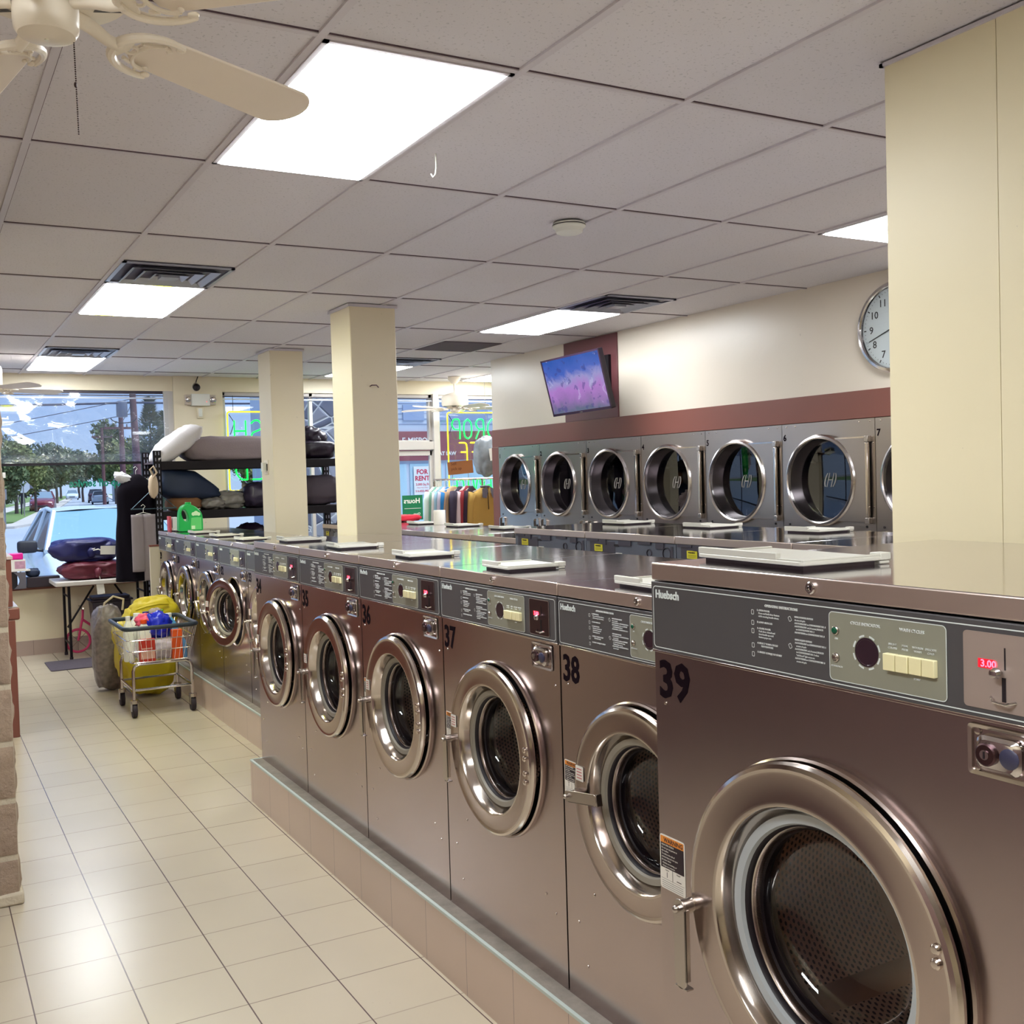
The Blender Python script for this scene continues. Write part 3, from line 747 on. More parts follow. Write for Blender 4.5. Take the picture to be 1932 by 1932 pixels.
    # front screws and warning label
    for dv, dz in ((.035, zb-.105), (Wd-.03, zb-.12), (.14, cz-Rf-.02), (Wd-.11, cz-Rf-.10), (.10, .11), (.06, .22), (Wd-.06, .20)):
        g = G(); g.lathe([(.0042, 0), (.0035, .002), (0, .003)], (0, -dv, dz), (-1,0,0), 10); B(g, 'screw', M_rim)
    wl, wh = (.080, .112) if big else (.072, .095); wv, wz = (.005 if big else .008), cz+(.058 if big else .052)
    M = yz(wv+wl/2, wz-wh/2, -.0004); g = G(); g.prism(rrect(wl, wh, .006), M, .0006, 0)
    def rect(x0, y0, x1, y1, m, d=.0009): g.add([M @ V(q) for q in ((x0, y0, d), (x1, y0, d), (x1, y1, d), (x0, y1, d))], [(0,1,2,3)], m)
    a, b = wl/2-.003, wh/2
    rect(-a, b*.70, a, b*.95, 1); rect(-a, -b*.22, a, b*.70, 2); rect(-a, -b*.62, a, -b*.63, 2); rect(-.0006, -b*.62, .0006, -b*.22, 2)
    g.text('WARNING', .0125, M @ T(-wl*.33, b*.745, .001), m=2, bold=.0003, extrude=.0001)
    if fine:
        for k, ln in enumerate(('HIGH SPIN SPEEDS', 'Do not put any person in', 'this washer.', 'To reduce the risk of', 'serious injury do not open', 'the door when:', ' -Clothes are moving, or', ' -Water is at window.')):
            g.text(ln, .0048, M @ T(-a+.003, b*.60-k*.0062*(wh/.112), .001), m=0, extrude=.0001)
        g.text('Opens', .0042, M @ T(-a*.62, -b*.31, .001), m=2, extrude=.0001); g.text('Closed', .0042, M @ T(a*.34, -b*.31, .001), m=2, extrude=.0001)
        rect(-a*.5, -b*.56, -a*.45, -b*.36, 2); rect(a*.35, -b*.55, a*.75, -b*.52, 2)
        for k in range(4): rect(-a+.003, -b*.70-k*.0042, a-.004, -b*.70-k*.0042-.0012, 3)
    B(g, 'warning_label', [M_white, M_warnO, M_warnK, mat('small grey print', (150,148,146), .6)])
    if hop: hopper_lid(root, hop[0], hop[1], hop[2], hop[3], zt, hop[4])
    door_parts(root, cv, cz, R, ri, rg, ajar, handle, bolts, hv=cv-R+.004, hz=hz if hz is not None else cz-.018, sticker=not big)
    return root

def number(root, txt, v, z, h, sx=.8):
    g = G(); g.text(txt, h*1.38, yz(v, z-h, -.0006), bold=h*.035, extrude=.0004, sx=sx); g.build('number', M_num, root)

ZB = .2206; XF = 1.568; Y0 = 5.461; PW = .7457
A0 = make_washer(PW, 1.3775-ZB, .74, .371, .833-ZB, .271, .264, .193, .158, hop=(.06, .25, .175, .37, -3))
NUMW = ['34', '35', '36', '37', '38']
lab = {'34': 'at the plinth corner', '35': 'second from the plinth corner', '36': 'between 35 and 37', '37': 'fully seen next to half-hidden 38', '38': 'with its handle turned sideways, half hidden'}
allA = [A0]+[copy_tree(A0) for _ in NUMW[1:]]
for k, nm in enumerate(NUMW):
    r = allA[k]
    r.location = (XF, Y0-PW*k, ZB)
    tag(r, 'stainless front loading washer %s, %s' % (nm, lab[nm]), 'washing machine', 'front loading washers')
    number(r, nm, .012, 1.183-ZB, .074, .82)
    if nm == '38':
        for d in [c for c in r.children if c.name.startswith('door.') or c.name == 'door']:
            for h in [c for c in d.children if c.name.startswith('handle')]:
                O = V((0, -(.371+.264*.98), .833-ZB)); q = handle_geo(V((0, -(.371-.264+.004), .833-ZB-.018)), 1., 'right'); q.v = [v-O for v in q.v]
                tmp = q.build('tmp', [M_chrome2, M_black]); me = tmp.data; bpy.data.objects.remove(tmp)
                h.data = me
# the bigger machine nearest the camera
big = make_washer(.886, 1.494-ZB, .86, .443, .876-ZB, .305, .302, .222, .186, ph=.142, lh=.035, bolts=2, big=True, hz=.839-ZB, hop=(.075, .27, .045, .36, -4), ledtxt='3.00')
big.location = (1.325, 1.7327, ZB)
tag(big, 'large stainless front loading washer 39 filling the lower right, nearest the camera', 'washing machine', 'front loading washers')
number(big, '39', .014, 1.298-ZB, .076, .95)
# far block, set back
ZB2 = .2206
C0 = make_washer(.705, 1.282-ZB2, .62, .352, .80-ZB2, .240, .234, .170, .138, fine=False, handle='up', hop=(.06, .25, .17, .36, 4), led=False)
info = {'29': 'last of the far block beside the cream end panel', '30': 'with the green detergent jug on it', '31': 'behind the wire cart, between 30 and 32', '32': 'with its round door swung ajar', '33': 'half hidden behind washer 34'}
allC = [C0]+[copy_tree(C0) for _ in range(4)]
for k, nm in enumerate(['29', '30', '31', '32', '33']):
    r = allC[k]
    r.location = (1.92, 9.69-.707*k, ZB2)
    tag(r, 'smaller stainless front loading washer, %s' % info[nm], 'washing machine', 'front loading washers')
    number(r, nm, .012, 1.095-ZB2, .06, .8)
    if nm == '32':
        for d in r.children:
            if d.name.startswith('door.') or d.name == 'door': d.rotation_euler = (0, 0, radians(15))

# island seen from behind, facing the dryers
def make_back(Wd, Ht, D):
    """washer seen from its back; origin back bottom corner at larger y"""
    root = bpy.data.objects.new('washing_machine', None); COL.objects.link(root)
    g = G(); g.box((0, -Wd+.004, 0), (D, -.004, Ht-.036)); g.build('cabinet', [M_galv], root, bevel=.002)
    g = G(); g.box((-.006, -Wd+.002, Ht-.036), (D+.004, -.002, Ht)); g.m = [1, 0, 1, 1, 1, 1]; lid = g.build('lid', [M_top, M_lidedge], root, bevel=.003)
    for v0, v1, dz in ((.02, .12, .0), (.13, .19, .014), (.30, .40, .014), (.46, .56, .0), (.60, .66, .016)):
        g = G(); g.box((-.008, -v1, Ht-.048-dz), (-.001, -v0, Ht-.036), 0); g.build('edge_tab', M_galvdark, lid)
    g = G(); g.box((-.003, -.10-.16, Ht-.30), (0, -.10+.06, Ht-.045)); g.build('service_cover', M_galvdark, root, bevel=.001); g = G(); g.box((-.004, -Wd+.02, Ht-.30), (0, -Wd+.035, Ht-.05)); g.build('corner_strip', M_galvdark, root, bevel=.001)
    g = G(); M = frame((-.0045, -.085, Ht-.098), (0, -1, 0), (0, 0, 1)); g.prism(rrect(.072, .036, .003), M @ T(.036, .018, 0), .0008, 0)
    g.text('WARNING', .010, M @ T(.010, .024, .001), m=1, bold=.0003); 
    for k in range(3): g.box((-.0057, -.085-.066, Ht-.082-.005*k), (-.0054, -.085-.008, Ht-.0805-.005*k), 1)
    g.build('yellow_label', [M_yel, M_black], root)
    g = G(); g.box((-.0035, -.32, Ht-.118), (0, -.27, Ht-.10), 0); g.box((-.0035, -.295, Ht-.068), (0, -.255, Ht-.056), 1)
    g.build('wiring_block', [M_white, M_black], root)
    for v_, z_, r_, n_ in ((Wd-.20, Ht-.088, .016, 'vent_hole'), (Wd-.065, Ht-.085, .027, 'vent_hole')):
        g = G(); g.lathe([(r_+.004, 0), (r_+.003, .004), (r_, .004), (r_, -.003), (0, -.004)], (0, -v_, z_), (-1,0,0), 24, close=False); g.m = [0 if i < 48 else 1 for i in range(len(g.f))]
        g.xf(T(-.001, 0, 0)); g.build(n_, [M_galvdark, M_dark], root)
    g = G(); g.cyl((0, -.42, Ht-.14), (-.10, -.47, Ht-.16), .017, n=14, m=0); g.cyl((-.02, -.43, Ht-.142), (-.04, -.44, Ht-.147), .022, n=14, m=1); g.tube([(-.10, -.47, Ht-.16), (-.15, -.50, Ht-.22), (-.16, -.5, Ht-.45), (-.10, -.5, Ht-.9)], .015, 10, 2)
    g.build('supply_hose', [M_chrome2, mat('brass', (150,110,80), .4, .8), M_white], root)
    hopper_lid(root, D-.26, D-.055, .20, .42, Ht, 0)
    return root
K0 = make_back(.743, 1.3775-.10, .74)
for k in range(4):
    r = K0 if k == 0 else copy_tree(K0); r.location = (3.09, 5.343-.743*k, .10)
    tag(r, 'washer seen from its grey back, %s' % ['leftmost of its island', 'second from the left end of its island', 'third from the left end of its island', 'rightmost, beside the cream column wall'][k], 'washing machine', 'washers seen from behind')
K1 = make_back(.703, 1.305-.10, .66)
for k in range(5):
    r = K1 if k == 0 else copy_tree(K1); r.location = (3.17, 8.87-.705*k, .10)
    tag(r, 'lower washer seen from behind, %s' % ['farthest, between the two pillars', 'hidden mostly behind the bigger pillar', 'beside the bigger pillar, under the red folded cloth', 'middle of the lower row under the paper roll', 'next to the taller grey backed washers'][k], 'washing machine', 'washers seen from behind')

# plinths
def plinth(x0, x1, y0, y1, h, name, label):
    g = G(); g.box((x0, y0, 0), (x1, y1, h), 0)
    o = thing(name, label, 'plinth', ((x0), (y0+y1)/2, 0)); g.v = [v-o.location for v in g.v]
    g.build('tiled_body', [M_plinth], o, smooth=False).data
    g = G(); g.box((x0+.006, y0, h), (x1, y1, h+.0012)); g.v = [v-o.location for v in g.v]; g.build('mortar_top', mat('grimy mortar', (128,120,112), .85, nz=.35, nscale=25, bump=.3, bscale=60), o)
    g = G(); g.box((x0-.003, y0, h-.006), (x0+.009, y1, h+.003)); g.box((x0, y1-.009, h-.006), (x1, y1+.003, h+.003)); g.v = [v-o.location for v in g.v]; g.build('edge_strip', mat('pale edge strip', (196,208,204), .35, .3), o)
    return o
plinth(1.507, 2.40, -1.5, 5.45+.02, .2206-.001, 'tiled_plinth', 'tiled plinth under washers 34 to 39, running along the aisle')
plinth(1.858, 2.62, 5.47+.02, 9.72, .2206-.001, 'tiled_plinth', 'set-back tiled plinth under the far smaller washers')
plinth(3.04, 3.95, 2.3, 8.95, .10, 'tiled_plinth', 'low plinth under the island of washers seen from behind')
t = thing('end_panel', 'cream board with a brown top edge closing the far washer row', 'panel', (1.84, 9.72, 0))
g = G(); g.box((0, 0, .0), (.80, .04, 1.14)); g.build('board', mat('cream board', (206,196,176), .5), t, bevel=.002)
g = G(); g.box((-.004, -.004, 1.14), (.80, .044, 1.155)); g.build('top_edge', M_brown, t)
# pillars
for x0, x1, y0, y1, lb in ((2.59, 2.92, 6.59, 6.96, 'bigger cream square pillar rising from the washer island, nearer the camera'), (2.78, 3.08, 9.0, 9.36, 'smaller cream square pillar farther back, a light switch on its left side')):
    t = thing('square_pillar', lb, 'pillar', ((x0+x1)/2, (y0+y1)/2, 0)); a, b = (x1-x0)/2, (y1-y0)/2
    g = G(); g.box((-a, -b, 0), (a, b, H)); g.build('shaft', M_wall, t, bevel=.006)
    g = G(); g.box((-a-.012, -b-.012, H-.018), (a+.012, b+.012, H+.001)); g.build('ceiling_trim', M_tbar, t)

# ---------------------------------------------------------------- dryers in the right wall
M_dry = steel('dryer steel', (176,166,160), .28, 'y', .03, .12, 1.6)
M_dryrim = steel('dryer door rim', (206,200,200), .2, 'z', .04)
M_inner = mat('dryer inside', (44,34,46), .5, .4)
DW = .792
def make_dryer():
    root = bpy.data.objects.new('tumble_dryer', None); COL.objects.link(root)
    zt = 1.972; cv, cz, R = .358, 1.592, .297
    # front panel with a round hole; local x: 0 at the wall face, + into the wall
    g = G(); n = 64; hole = R-.03; ring = []; rect = []; y0, y1, z0, z1 = -DW+.002, -.002, .08, zt
    for i in range(n):
        a = 2*pi*i/n; ring.append((0, -cv+hole*cos(a), cz+hole*sin(a))); dx, dz = cos(a), sin(a); ts = []
        if dx: ts.append(((y1 if dx > 0 else y0)+cv)/dx)
        if dz: ts.append(((z1 if dz > 0 else z0)-cz)/dz)
        k = min(t for t in ts if t > 0); rect.append((0, -cv+dx*k, cz+dz*k))
    for cy_, cz_ in ((y0, z0), (y0, z1), (y1, z0), (y1, z1)):
        i = min(range(n), key=lambda i: (rect[i][1]-cy_)**2+(rect[i][2]-cz_)**2); rect[i] = (0, cy_, cz_)
    g.add(ring+rect, [(i, (i+1) % n, n+(i+1) % n, n+i) for i in range(n)])
    g.add([(0,y0,z0),(0,y1,z0),(0,y1,z1),(0,y0,z1),(.86,y0,z0),(.86,y1,z0),(.86,y1,z1),(.86,y0,z1)], [(0,1,5,4),(1,2,6,5),(2,3,7,6),(3,0,4,7),(4,5,6,7)])
    g.build('cabinet', M_dry, root)
    g = G(); g.lathe([(hole, 0), (hole, .10), (hole+.05, .12), (hole+.05, .62), (0, .64)], (0, -cv, cz), (1,0,0), 56, close=False)
    for k in range(3):
        M = T(0, -cv, cz) @ RX(2*pi*k/3+.5); g.add([M @ V(q) for q in ((.14, hole+.05, -.03), (.14, hole+.05, .03), (.60, hole+.05, .03), (.60, hole+.05, -.03), (.16, hole-.03, -.006), (.16, hole-.03, .006), (.58, hole-.03, .006), (.58, hole-.03, -.006))], [(0,4,5,1),(1,5,6,2),(2,6,7,3),(3,7,4,0),(4,7,6,5)])
    g.build('drum', M_inner, root)
    # door: deep rolled rim, square hinge plate on the right
    g = G(); g.lathe([(R-.012, .004), (R, .012), (R+.002, .026), (R-.006, .040), (R-.018, .044), (R-.026, .038), (R-.030, .020)], (0, -cv, cz), (-1,0,0), 64, 0, close=False)
    g.lathe([(R-.030, .020), (R-.034, -.02), (R-.042, -.075)], (0, -cv, cz), (-1,0,0), 64, 1, close=False)
    d = g.build('door', [M_dryrim, steel('dryer door well', (128,120,124), .3, 'z', .04)], root, origin=(0, -cv, cz)); O = V((0, -cv, cz))
    def sub(g, nme, m, **k): g.v = [v-O for v in g.v]; return g.build(nme, m, d, **k)
    g = G(); zc0, zc1 = cz-.262, cz+.262; pts = []; v_in = cv
    # plate outline: half disc cut out by the rim
    arc = [(cv+(R-.004)*cos(a), cz+(R-.004)*sin(a)) for a in [radians(q) for q in range(62, -63, -4)]]
    pl = [(cv+.14, zc1), (DW-.038, zc1), (DW-.038, zc0), (cv+.14, zc0)]+[(v, z) for v, z in reversed(arc)]
    g.prism(pl, frame((-.022, 0, 0), (0, -1, 0), (0, 0, 1)), .006); sub(g, 'hinge_plate', M_dry, bevel=.001)
    g = G(); g.box((-.030, -(DW-.044), zc1-.002), (-.020, -(cv+.135), zc1+.008)); sub(g, 'plate_edge', M_rim)
    g = G(); g.box((-.034, -(DW-.034), zc0+.02), (-.012, -(DW-.056), zc1-.03)); sub(g, 'hinge_bar', M_rim, bevel=.004)
    for z in (zc0-.012, zc1-.028): g = G(); g.box((-.036, -(DW-.028), z), (0, -(DW-.060), z+.038)); sub(g, 'hinge_knuckle', M_chrome2, bevel=.003)
    g = G(); g.lathe([(R-.041, -.070), (R-.05, -.072), (0, -.072)], (0, -cv, cz), (-1,0,0), 56, close=False); sub(g, 'door_glass', M_dryglass)
    # maker's emblem: italic H between two arcs
    g = G(); E = frame((.0712, -cv, cz), (0, -1, 0), (0, 0, 1))
    for s in (-1, 1):
        P_ = []
        for q in range(-52, 53, 8):
            a = radians(q); P_.append(E @ V((s*(.014+.031*cos(a))+.016*sin(a), .056*sin(a), 0)))
        g.tube(P_, [.0016+.0024*cos(radians(q)) for q in range(-52, 53, 8)], 6)
        g.tube([E @ V((s*.018-.014, -.046, 0)), E @ V((s*.018+.014, .046, 0))], .0028, 6)
    g.tube([E @ V((-.016, 0, 0)), E @ V((.016, .001, 0))], .0028, 6); sub(g, 'emblem', mat('emblem silver', (186,180,176), .4, .3))
    for dv in (.045, .125, DW-.125, DW-.04):
        g = G(); g.lathe([(.006, 0), (.005, .003), (0, .004)], (0, -dv, zt-.018), (-1,0,0), 10); g.build('screw', M_rim, root)
    for dz in (1.82, 1.42): g = G(); g.lathe([(.006, 0), (.005, .003), (0, .004)], (0, -(DW-.016), dz), (-1,0,0), 10); g.build('screw', M_rim, root)
    for v_ in (.06, DW-.075):
        g = G(); M = frame((0, -v_, 1.20), (0, -1, 0), (0, 0, 1))
        o = [(-.052, -.14), (.052, -.14), (.052, .05)]+[(.052*cos(a), .05+.022*sin(a)) for a in [pi*k/8 for k in range(1, 8)]]+[(-.052, .05)]
        i_ = [(x*.8, y*.9) for x, y in o]; k = len(o)
        g.add([M @ V((x, y, 0)) for x, y in o]+[M @ V((x, y, .016)) for x, y in o]+[M @ V((x, y, .016)) for x, y in i_]+[M @ V((x, y, .003)) for x, y in i_], [(r*k+i, r*k+(i+1) % k, (r+1)*k+(i+1) % k, (r+1)*k+i) for r in range(3) for i in range(k)]+[tuple(range(3*k, 4*k))])
        g.box((-.008, -v_-.014, 1.17), (-.003, -v_+.014, 1.21), 1); g.build('coin_meter', [M_chrome2, M_dark], root)
        g = G(); g.lathe([(.008, 0), (.008, .004), (0, .005)], (0, -v_, 1.297), (-1,0,0), 12); g.build('lock', M_black, root)
    return root
D0 = make_dryer()
dl = ['farthest, green neon mirrored in its glass', 'with white laundry behind the glass', 'with a brown cloth behind the glass', 'with a crumpled light bundle at the bottom of the drum', 'fifth from the far end, street window mirrored in it', 'largest looking full dryer, next to the column wall', 'mostly hidden by the column wall, only its left edge showing']
allD = [D0]+[copy_tree(D0) for _ in range(6)]
for k in range(7):
    r = allD[k]; r.location = (XR-.012, 9.29-DW*k, 0)
    tag(r, 'wall dryer number %d, %s' % (k+1, dl[k]), 'dryer', 'round door dryers in the right wall')
    g = G(); g.text(str(k+1), .058, frame((-.0006, -.012, 1.862), (0, -1, 0), (0, 0, 1)), bold=.002, extrude=.0004); g.build('number', M_num, r)
# laundry inside dryers 2, 3, 4
M_wcloth = mat('white cloth', (206,202,214), .85, nz=.06)
def cloth(name, c, size, m, label, cat, seed=1, amp=.3, fr=2.2, p=2.3, rz=0, ridge=.25, M=None, **k):
    g = G(); g.blob((0,0,0), size, seed, amp, fr, p, 44, 0, M, ridge); g.v = [RZ(rz) @ v for v in g.v]
    o = g.build(name, m, loc=c, sharp=180, **k); return tag(o, label, cat)
cloth('laundry', (XR+.21, 8.04, 1.50), (.22, .20, .42), M_wcloth, 'white laundry pressed against the glass of dryer 2', 'laundry', 3)
cloth('laundry', (XR+.25, 7.38, 1.47), (.2, .13, .34), mat('brown cloth', (110,84,76), .9), 'brown cloth hanging inside dryer 3', 'laundry', 5)
cloth('laundry', (XR+.21, 6.55, 1.42), (.18, .22, .20), mat('beige bundle', (176,164,140), .8, nz=.2), 'crumpled beige and silver bundle inside dryer 4', 'laundry', 8, .4, 3.5)

# ---------------------------------------------------------------- television
def tv_mat():
    m = bpy.data.materials.new('television picture'); m.use_nodes = True; t = NT(m); o = t.xyz()
    u = t.math('ADD', t.math('DIVIDE', o[0], .80), .5); v = t.math('ADD', t.math('DIVIDE', o[1], .45), .5)
    n = t.noise(7, 5, dist=.6); n2 = t.noise(13, 4)
    base = t.ramp(t.math('ADD', v, t.math('MULTIPLY', t.math('SUBTRACT', n, .5), .5)), [(0, lin((96,104,130))), (.22, lin((150,112,176))), (.42, lin((170,120,196))), (.6, lin((150,146,200))), (.75, lin((70,98,186))), (1, lin((40,84,170)))])
    d = t.math('GREATER_THAN', n2, .60); base = t.mix(t.math('MULTIPLY', d, .5), base, lin((60,60,130)))
    l = t.math('GREATER_THAN', n, .64); base = t.mix(t.math('MULTIPLY', l, .4), base, lin((196,190,226)))
    t.col((0,0,0)); t.b.inputs['Roughness'].default_value = .2
    t.set(t.b.inputs['Emission Color'], base); t.b.inputs['Emission Strength'].default_value = .62
    return m
w_, h_ = .824, .4835
n_ = V((-cos(.032)*cos(.241), -sin(.032)*cos(.241), -sin(.241))); ux = V((sin(.032), -cos(.032), 0)); vy = n_.cross(ux)
if vy.z < 0: vy = -vy
ux = (ux*cos(.02)+vy*sin(.02)).normalized(); vy = (vy-ux*vy.dot(ux)).normalized()
Mtv = frame((4.782, 7.221, 2.416), ux, vy)
t = thing('television', 'flat television tilted down from the brown wall panel, cartoon picture in blue and purple', 'television'); t.matrix_world = Mtv
g = G(); g.prism(rrect(w_, h_, .008), T(0, 0, -.045), .040); g.prism(rrect(w_*.6, h_*.6, .01), T(0, -.02, -.075), .03); g.build('casing', M_black, t, bevel=.003)
g = G()
for a, b, c_, d_ in ((-w_/2, h_/2-.014, w_/2, h_/2), (-w_/2, -h_/2, w_/2, -h_/2+.020), (-w_/2, -h_/2, -w_/2+.013, h_/2), (w_/2-.013, -h_/2, w_/2, h_/2)): g.box((a, b, -.006), (c_, d_, .002))
g.build('bezel', mat('tv bezel', (36,20,40), .3), t)
g = G(); g.add([(-.40, -.222, -.003), (.40, -.222, -.003), (.40, .228, -.003), (-.40, .228, -.003)], [(0,1,2,3)]); g.build('screen', tv_mat(), t, weld=False)
g = G(); g.box((-.018, -.2385, .0018), (.018, -.230, .003)); g.build('badge', M_chrome2, t)
Mi = Mtv.inverted(); g = G()
A_, B_ = Mi @ V((XR-.014, 7.45, 2.45)), V((.0, -.02, -.075))
g.tube([A_, (A_+B_)/2+V((.06, .03, 0)), B_], .022, 10); g.build('mount_arm', M_blackmetal, t)
g = G(); q = [Mi @ V(p) for p in ((XR-.014, 7.30, 2.28), (XR-.014, 7.62, 2.28), (XR-.014, 7.62, 2.68), (XR-.014, 7.30, 2.68), (XR-.04, 7.30, 2.28), (XR-.04, 7.62, 2.28), (XR-.04, 7.62, 2.68), (XR-.04, 7.30, 2.68))]
g.add(q, [(0,1,2,3),(4,7,6,5),(0,4,5,1),(1,5,6,2),(2,6,7,3),(3,7,4,0)]); g.build('wall_plate', M_blackmetal, t)

# ---------------------------------------------------------------- wall clock
t = thing('wall_clock', 'large round wall clock with silver rim, cut by the column wall', 'clock', (XR, 4.365, 2.507)); R = .274
g = G(); g.lathe([(R-.02, 0), (R, .012), (R+.002, .03), (R-.010, .048), (R-.026, .050), (R-.032, .040)], (0,0,0), (-1,0,0), 64, close=False); g.build('rim', M_chrome, t)
g = G(); g.lathe([(R-.030, .022), (0, .022)], (0,0,0), (-1,0,0), 64, close=False); g.build('dial', mat('clock dial', (214,216,220), .5), t)
g = G(); F = lambda x, y, z=-.0225: frame((z, -x, y), (0, -1, 0), (0, 0, 1))
for k in range(12):
    a = pi/2-2*pi*(k+1)/12; g.text(str(k+1), .062, F(.178*cos(a), .178*sin(a)-.022), align='CENTER', extrude=.0003, bold=.0006)
g.build('numerals', M_black, t); g = G()
for k in range(60):
    a = 2*pi*k/60; L = .018 if k % 5 == 0 else .008; w = .0035 if k % 5 == 0 else .0012
    M = F(.226*cos(a), .226*sin(a)) @ RZ(a); g.box((-1, -1, -1), (-1, -1, -1)) if 0 else g.add([M @ V(q) for q in ((-L/2, -w, 0), (L/2, -w, 0), (L/2, w, 0), (-L/2, w, 0))], [(0,1,2,3)])
g.build('minute_marks', M_black, t, weld=False)
for nm, a, L, w in (('hour_hand', radians(-60), .12, .006), ('minute_hand', radians(200), .205, .004)):
    g = G(); M = F(0, 0, -.028) @ RZ(a); g.add([M @ V(q) for q in ((-.03, -w, 0), (L, -w*.5, 0), (L, w*.5, 0), (-.03, w, 0), (-.03, -w, .002), (L, -w*.5, .002), (L, w*.5, .002), (-.03, w, .002))], [(3,2,1,0),(4,5,6,7),(0,1,5,4),(1,2,6,5),(2,3,7,6),(3,0,4,7)]); g.build(nm, M_black, t)
g = G(); g.lathe([(.012, .02), (.012, .034), (0, .035)], (0,0,0), (-1,0,0), 20); g.build('hub', M_black, t)
g = G(); g.lathe([(R-.03, .042), (R*.6, .048), (0, .050)], (0,0,0), (-1,0,0), 48, close=False); g.build('cover_glass', M_winglass, t)

# ---------------------------------------------------------------- ceiling fans
def make_fan(drop, a0, chain=True):
    """origin on the ceiling, z down; drop = blade plane below the ceiling"""
    root = bpy.data.objects.new('ceiling_fan', None); COL.objects.link(root)
    g = G()
    if drop < .33:
        g.lathe([(.085, 0), (.10, -.015), (.105, -.06), (.10, -.075)][::-1], (0,0,0), (0,0,1), 40)
        mt = -.07
    else:
        g.lathe([(.075, 0), (.072, -.03), (.035, -.075), (.016, -.08)][::-1], (0,0,0), (0,0,1), 32); mt = -drop+.17
        g.cyl((0, 0, -.07), (0, 0, mt+.02), .012)
    g.build('canopy', M_fan, root)
    zb = -drop; g = G()
    g.lathe([(.03, mt+.02), (.10, mt), (.150, mt-.025), (.156, mt-.05), (.156, zb+.05), (.145, zb+.03), (.09, zb+.018), (.055, zb+.016)][::-1], (0,0,0), (0,0,1), 48); g.build('motor_housing', M_fan, root)
    g = G()
    for s in range(5):
        for k in range(6):
            a = 2*pi*s/5+a0+radians(36)-.19+.076*k; M = RZ(a)
            g.add([M @ V(q) for q in ((.085, -.0025, zb+.017), (.138, -.004, zb+.0275), (.138, .004, zb+.0275), (.085, .0025, zb+.017))], [(0,1,2,3)])
    g.xf(T(0, 0, -.001)); g.build('vent_slots', M_black, root, weld=False)
    g = G(); g.lathe([(.0, zb-.052), (.030, zb-.051), (.050, zb-.046), (.0565, zb-.036), (.058, zb-.02), (.058, zb+.030), (.05, zb+.036)], (0,0,0), (0,0,1), 48); g.build('switch_housing', M_fan, root)
    g = G(); g.lathe([(.004, zb-.0545), (.004, zb-.051)], (0,0,0), (0,0,1), 12); g.build('cap_screw', M_whiteplastic, root)
    for s in range(5):
        a = a0+2*pi*s/5; M = RZ(a) @ T(0, 0, zb) @ RX(radians(-12))
        g = G(); N = 26; top = []; L0, L1 = .212, .69
        out = [(L0+.02, -.052), (L0+.06, -.058), (L1-.10, -.070)]+[(L1-.072+.072*cos(q), .072*sin(q)) for q in [radians(-80+160*k/14) for k in range(15)]]+[(L1-.10, .070), (L0+.06, .058), (L0+.02, .052), (L0, .035), (L0-.004, 0), (L0, -.035)]
        g.prism(out, T(0, 0, 0), .006); bl = g.build('blade', M_blade, root, bevel=.002); bl.matrix_local = M
        g = G(); M2 = RZ(a) @ T(0, 0, zb)
        g.tube([(.06, 0, .012), (.10, 0, .004), (.135, 0, -.008), (.165, 0, -.010)], [.016, .014, .012, .012], 12)
        t0 = G(); c0 = .245; out_ = [(c0+.090*cos(q), .066*sin(q)) for q in [radians(72+216*k/20) for k in range(21)]]; z = -.010
        t0.tube([(x, y, z) for x, y in out_], [.006+.004*sin(pi*k/20) for k in range(21)], 8)
        inn = [(c0+.040*cos(q), .044*sin(q)) for q in [radians(80+200*k/20) for k in range(21)]]
        t0.tube([(x, y, z) for x, y in inn], .0045, 8)
        t0.tube([(c0-.018+.012*cos(q)-.036, .012*sin(q), z) for q in [2*pi*k/16 for k in range(16)]], .0035, 6, closed=True)
        for sg in (-1, 1):
            t0.tube([(c0-.05, sg*.030, z), (c0-.030, sg*.036, z)], .0045, 6); t0.tube([(c0-.010, sg*.041, z), (c0-.005, sg*.052, z)], .004, 6)
            t0.sphere((c0+.025, sg*.056, z), .0085, 8, 0, (1.4, 1, .6)); t0.sphere((c0+.010, sg*.038, z), .0065, 8, 0, (1, 1, .6))
        t0.prism([(.150, -.018), (.178, -.030), (.186, 0), (.178, .030), (.150, .018)], T(0, 0, z-.003), .006)
        t0.xf(RX(radians(-12))); g.merge(t0); ir = g.build('blade_iron', M_fan, root); ir.matrix_local = M2
    if chain:
        g = G(); M = RZ(0)
        x, y = .048, .010
        for k in range(46): g.sphere((x+.00006*k, y+.001*k*.05, zb-.03-.0041*k), .00165, 6)
        g.sphere((x, y, zb-.03-.0041*23), .0028, 6, 0, (1,1,2)); g.build('pull_chain', mat('dark bead chain', (60,44,46), .4, .6), root)
        g = G(); M = frame((.059*cos(radians(-108)), .059*sin(radians(-108)), zb+.012), (sin(radians(108)), cos(radians(108))*-1*-1, 0), (0, 0, 1))
        aa = radians(-92); c = V((cos(aa), sin(aa), 0)); 
        g.prism([(.020*cos(q), .0085*sin(q)) for q in [2*pi*k/20 for k in range(20)]], frame(c*.0575+V((0, 0, zb+.010)), (-sin(aa), cos(aa), 0), (0, 0, 1)), .0022); g.build('badge', mat('gold oval badge', (196,190,96), .3, .5), root)
    return root
f = make_fan(.296, radians(29.6)); f.location = (.25, 2.10, H)
tag(f, 'cream ceiling fan with ornate blade irons, close to the camera at top left', 'ceiling fan')
f = make_fan(.296, radians(16), False); f.location = (.57, 10.1, H); tag(f, 'far ceiling fan at the left edge, one blade tip over the street window', 'ceiling fan')
